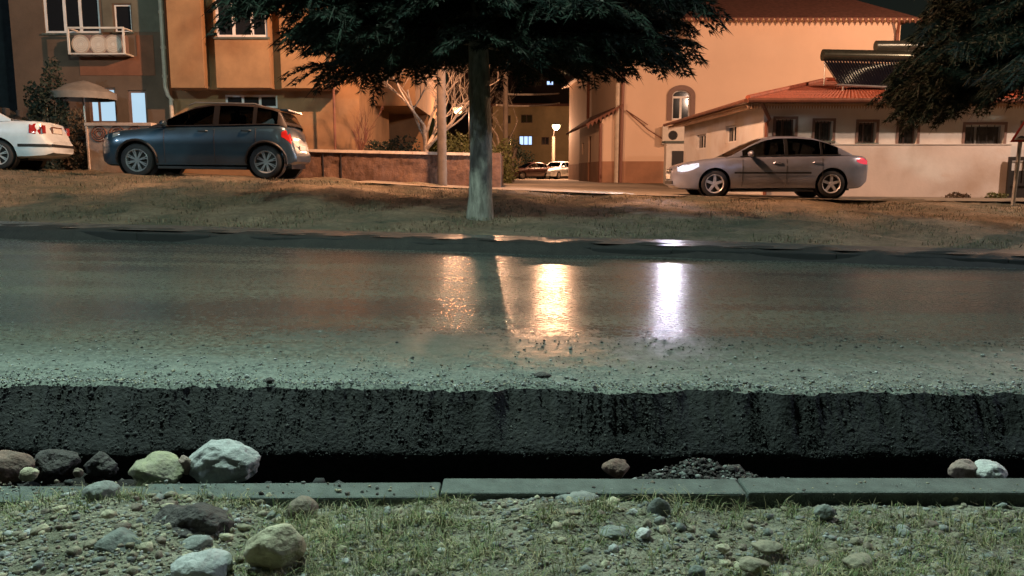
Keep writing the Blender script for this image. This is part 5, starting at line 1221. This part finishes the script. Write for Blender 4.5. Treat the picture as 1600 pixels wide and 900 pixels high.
# blue crossover
blue=carpaint('blue_paint',(.030,.064,.098),.4,.33); dark_roof=mat('black_roof',(.2,.06,.03),.3,coat=.6)
spec2=dict(L=4.36,W=1.83,wheels=(.76,3.50),R=.355,nose=.7,tail=.5,wdz=.01,
 top=[(0,.70),(.05,.85),(.15,.92),(.5,1.0),(1.0,1.06),(1.4,1.09),(2.5,1.12),(3.6,1.16),(4.0,1.15),(4.16,1.08),(4.24,.86),(4.30,.62),(4.36,.5)],
 bottom=[(0,.34),(.15,.24),(.5,.22),(3.8,.24),(4.1,.26),(4.36,.38)],
 roof=[(1.0,1.07),(1.25,1.17),(1.6,1.36),(1.95,1.53),(2.3,1.60),(2.8,1.61),(3.3,1.58),(3.7,1.51),(3.92,1.44),(4.02,1.28),(4.12,1.12)],roofh=.48,
 cabin=(1.02,1.95,3.72,4.11),dlo=(1.4,3.85),pillars=[(2.38,2.50),(3.22,3.30)],spokes=8,rim=mat('dark_alloy',(.26,.27,.29),.4,metal=.2,var=.3),seams=(1.36,2.42,3.3),handles=[(2.18,1.0),(3.1,1.02)],mirror=(1.55,1.14))
sux=atY(170,260,17.6).x-.36; suy=17.6+.92
def R2(x): return float(np.interp(x,[0,.76,3.5,4.36],[0,.90,3.68,4.30]))
for k_ in ('top','bottom','roof'): spec2[k_]=[(R2(x),z) for x,z in spec2[k_]]
for k_ in ('wheels','cabin','dlo','seams'): spec2[k_]=tuple(R2(x) for x in spec2[k_])
spec2['pillars']=[(R2(x),R2(y)) for x,y in spec2['pillars']]; spec2['handles']=[(R2(x),z) for x,z in spec2['handles']]; spec2['L']=4.30; spec2['roofm']=mat('black_roof_paint',(.02,.016,.015),.45,spec=.35);  spec2['nose']=.5
sux=atY(211,255,17.6).x-.90
suv,yat2,half2=make_car('parked_car','dusty blue crossover parked on the bank before the ochre building','car',spec2,(sux,suy,G(-6.8,17.9)-.0),R(1.0),blue)
suv.location.z=G(-6.8,17.7)+.03; suv.rotation_euler=(0,R(.75),R(1.0))
patch(suv,'headlight',[(.10,.80,.85),(.25,.80,.90),(.42,.84,.93),(.55,.89,.95)],yat2,.004,mat('headlight_clear',(.3,.32,.33),.1,coat=1))
patch(suv,'taillight',[(R2(3.98),.90,1.0),(R2(4.08),.86,1.05),(R2(4.18),.80,.98),(R2(4.24),.74,.84)],yat2,.006,M['red_lens'])
for x in spec2['wheels']:
    for s_ in (-1,1):
        P=[];Rr=.355+.075
        for k in range(21):
            a=math.pi*(k/20)*1.08-.12; xx=x+Rr*math.cos(a); zz=.365+Rr*math.sin(a); 
            if .03<xx<4.24: P.append((xx,s_*(yat2(xx,max(zz,.3))+.004),zz))
        MB().tube(P,.03,6).build('wheel_arch_trim',M['trim'],suv,smooth=True)
endpatch(suv,'tailgate_spoiler',3.95,(-.62,.62),(1.47,1.51),blue,.18,sgn=1)
for s_ in (-.56,.56): m1=MB(); m1.tube([(1.95,s_,1.56),(2.1,s_,1.625),(3.4,s_,1.615),(3.6,s_,1.55)],.016,6); m1.build('roof_rail',M['metal'],suv)
# rear bumper bulge (rounded corner)
vs,fs=ico(3); raw('rear_bumper',[(4.04+q[0]*.24,q[1]*.84,.52+(abs(q[2])**.8*(1 if q[2]>0 else -1))*.17) for q in vs],fs,blue,parent=suv,smooth=True)
endpatch(suv,'number_plate',4.265,(-.26,.26),(.62,.73),M['plate'],.02,sgn=1)
# white saloon at left edge
white=carpaint('white_paint',(.64,.71,.77),0,.3)
spec3=dict(L=4.38,W=1.73,wheels=(.86,3.37),R=.31,nose=.6,tail=.42,
 top=[(0,.55),(.05,.68),(.2,.76),(.7,.85),(1.2,.93),(1.5,.95),(3.0,.985),(3.6,1.02),(4.12,1.01),(4.22,.96),(4.26,.78),(4.30,.62),(4.38,.57)],
 bottom=[(0,.28),(.15,.2),(4.0,.24),(4.25,.27),(4.38,.36)],
 roof=[(1.1,.93),(1.3,1.0),(1.75,1.27),(2.1,1.41),(2.6,1.44),(2.95,1.40),(3.2,1.30),(3.5,1.13),(3.66,1.04)],roofh=.46,
 cabin=(1.15,2.0,2.98,3.66),dlo=(1.5,3.3),pillars=[(2.28,2.38),(3.02,3.08)],spokes=7,rim=mat('hubcap',(.5,.5,.5),.4,metal=.2,var=.2),seams=(1.45,2.34,3.05),handles=[(2.15,.84),(2.95,.86)],mirror=(1.62,1.02))
wx=atY(76,240,17.3).x-4.55
wht,yat3,_=make_car('parked_car','white saloon parked at the left frame edge, seen from its orange-lit rear corner','car',spec3,(wx,17.35+.86,G(-11,17.6)+.02),R(10),white)
_t=R(10); _c=atY(72,240,17.3); wht.location.x=_c.x-(4.3*math.cos(_t)+.8*math.sin(_t)); wht.location.y=17.3-(4.3*math.sin(_t)-.8*math.cos(_t))
patch(wht,'taillight',[(4.02,.76,.94),(4.12,.74,.96),(4.22,.74,.95)],yat3,.006,M['red_lens'])
for s_ in (-1,1): endpatch(wht,'taillight',4.255,(s_*.70-.09,s_*.70+.06),(.76,.93),M['red_lens'],.02,sgn=1)
pl_=endpatch(wht,'number_plate',4.275,(-.25,.25),(.78,.89),M['plate'],.014,sgn=1)
endpatch(wht,'plate_recess',4.262,(-.31,.31),(.75,.92),mat('plate_frame',(.12,.05,.03),.6),.012,sgn=1)
patch(wht,'bumper_strip',[(x,.475,.535) for x in (3.78,3.9,4.1,4.2,4.28,4.33,4.375)],yat3,.012,M['trim'],n=2); endpatch(wht,'bumper_strip',4.37,(-.66,.66),(.475,.535),M['trim'],.02,sgn=1)
m1=MB(); m1.lathe([(.035,0),(.045,.006),(.05,0)],18,Matrix.Translation((4.235,0,.965))@Matrix.Rotation(R(90),4,'Y')); m1.build('badge',M['metal'],wht)
# far cars in the alley
spec4=dict(spec3); spec4.update(top=[(0,.6),(.05,.78),(.3,.88),(.9,.98),(1.3,1.02),(3.4,1.05),(3.9,1.05),(3.98,.8),(4.0,.6)],bottom=[(0,.3),(.15,.22),(3.8,.24),(4.0,.34)],L=4.0,wheels=(.75,3.25),
 roof=[(1.0,1.0),(1.3,1.15),(1.8,1.45),(2.3,1.52),(3.2,1.52),(3.6,1.46),(3.85,1.2),(3.95,1.04)],roofh=.5,cabin=(1.05,1.85,3.5,3.94),dlo=(1.4,3.5),pillars=[(2.3,2.38),(3.05,3.1)],spokes=5,rim=M['alloy'],seams=(1.4,2.34),handles=[(2.15,.88),(2.95,.9)],mirror=(1.5,1.08))
spec4['R']=.32
p=atY(866,278,70); c4,_,_=make_car('parked_car','small white hatchback parked in the alley under the glowing street lamp','car',spec4,(p.x-.0,70,G(p.x,70)+.04),R(60),white)
c4.location.x=p.x-.7; c4.location.y=69.8
darkred=carpaint('dark_red_paint',(.05,.018,.016),.2,.35)
p=atY(843,279,69); c5,_,_=make_car('parked_car','dark red car parked left of the small white hatchback in the alley','car',spec3,(p.x-2.6,69,G(p.x,70)+.04),R(28),darkred)
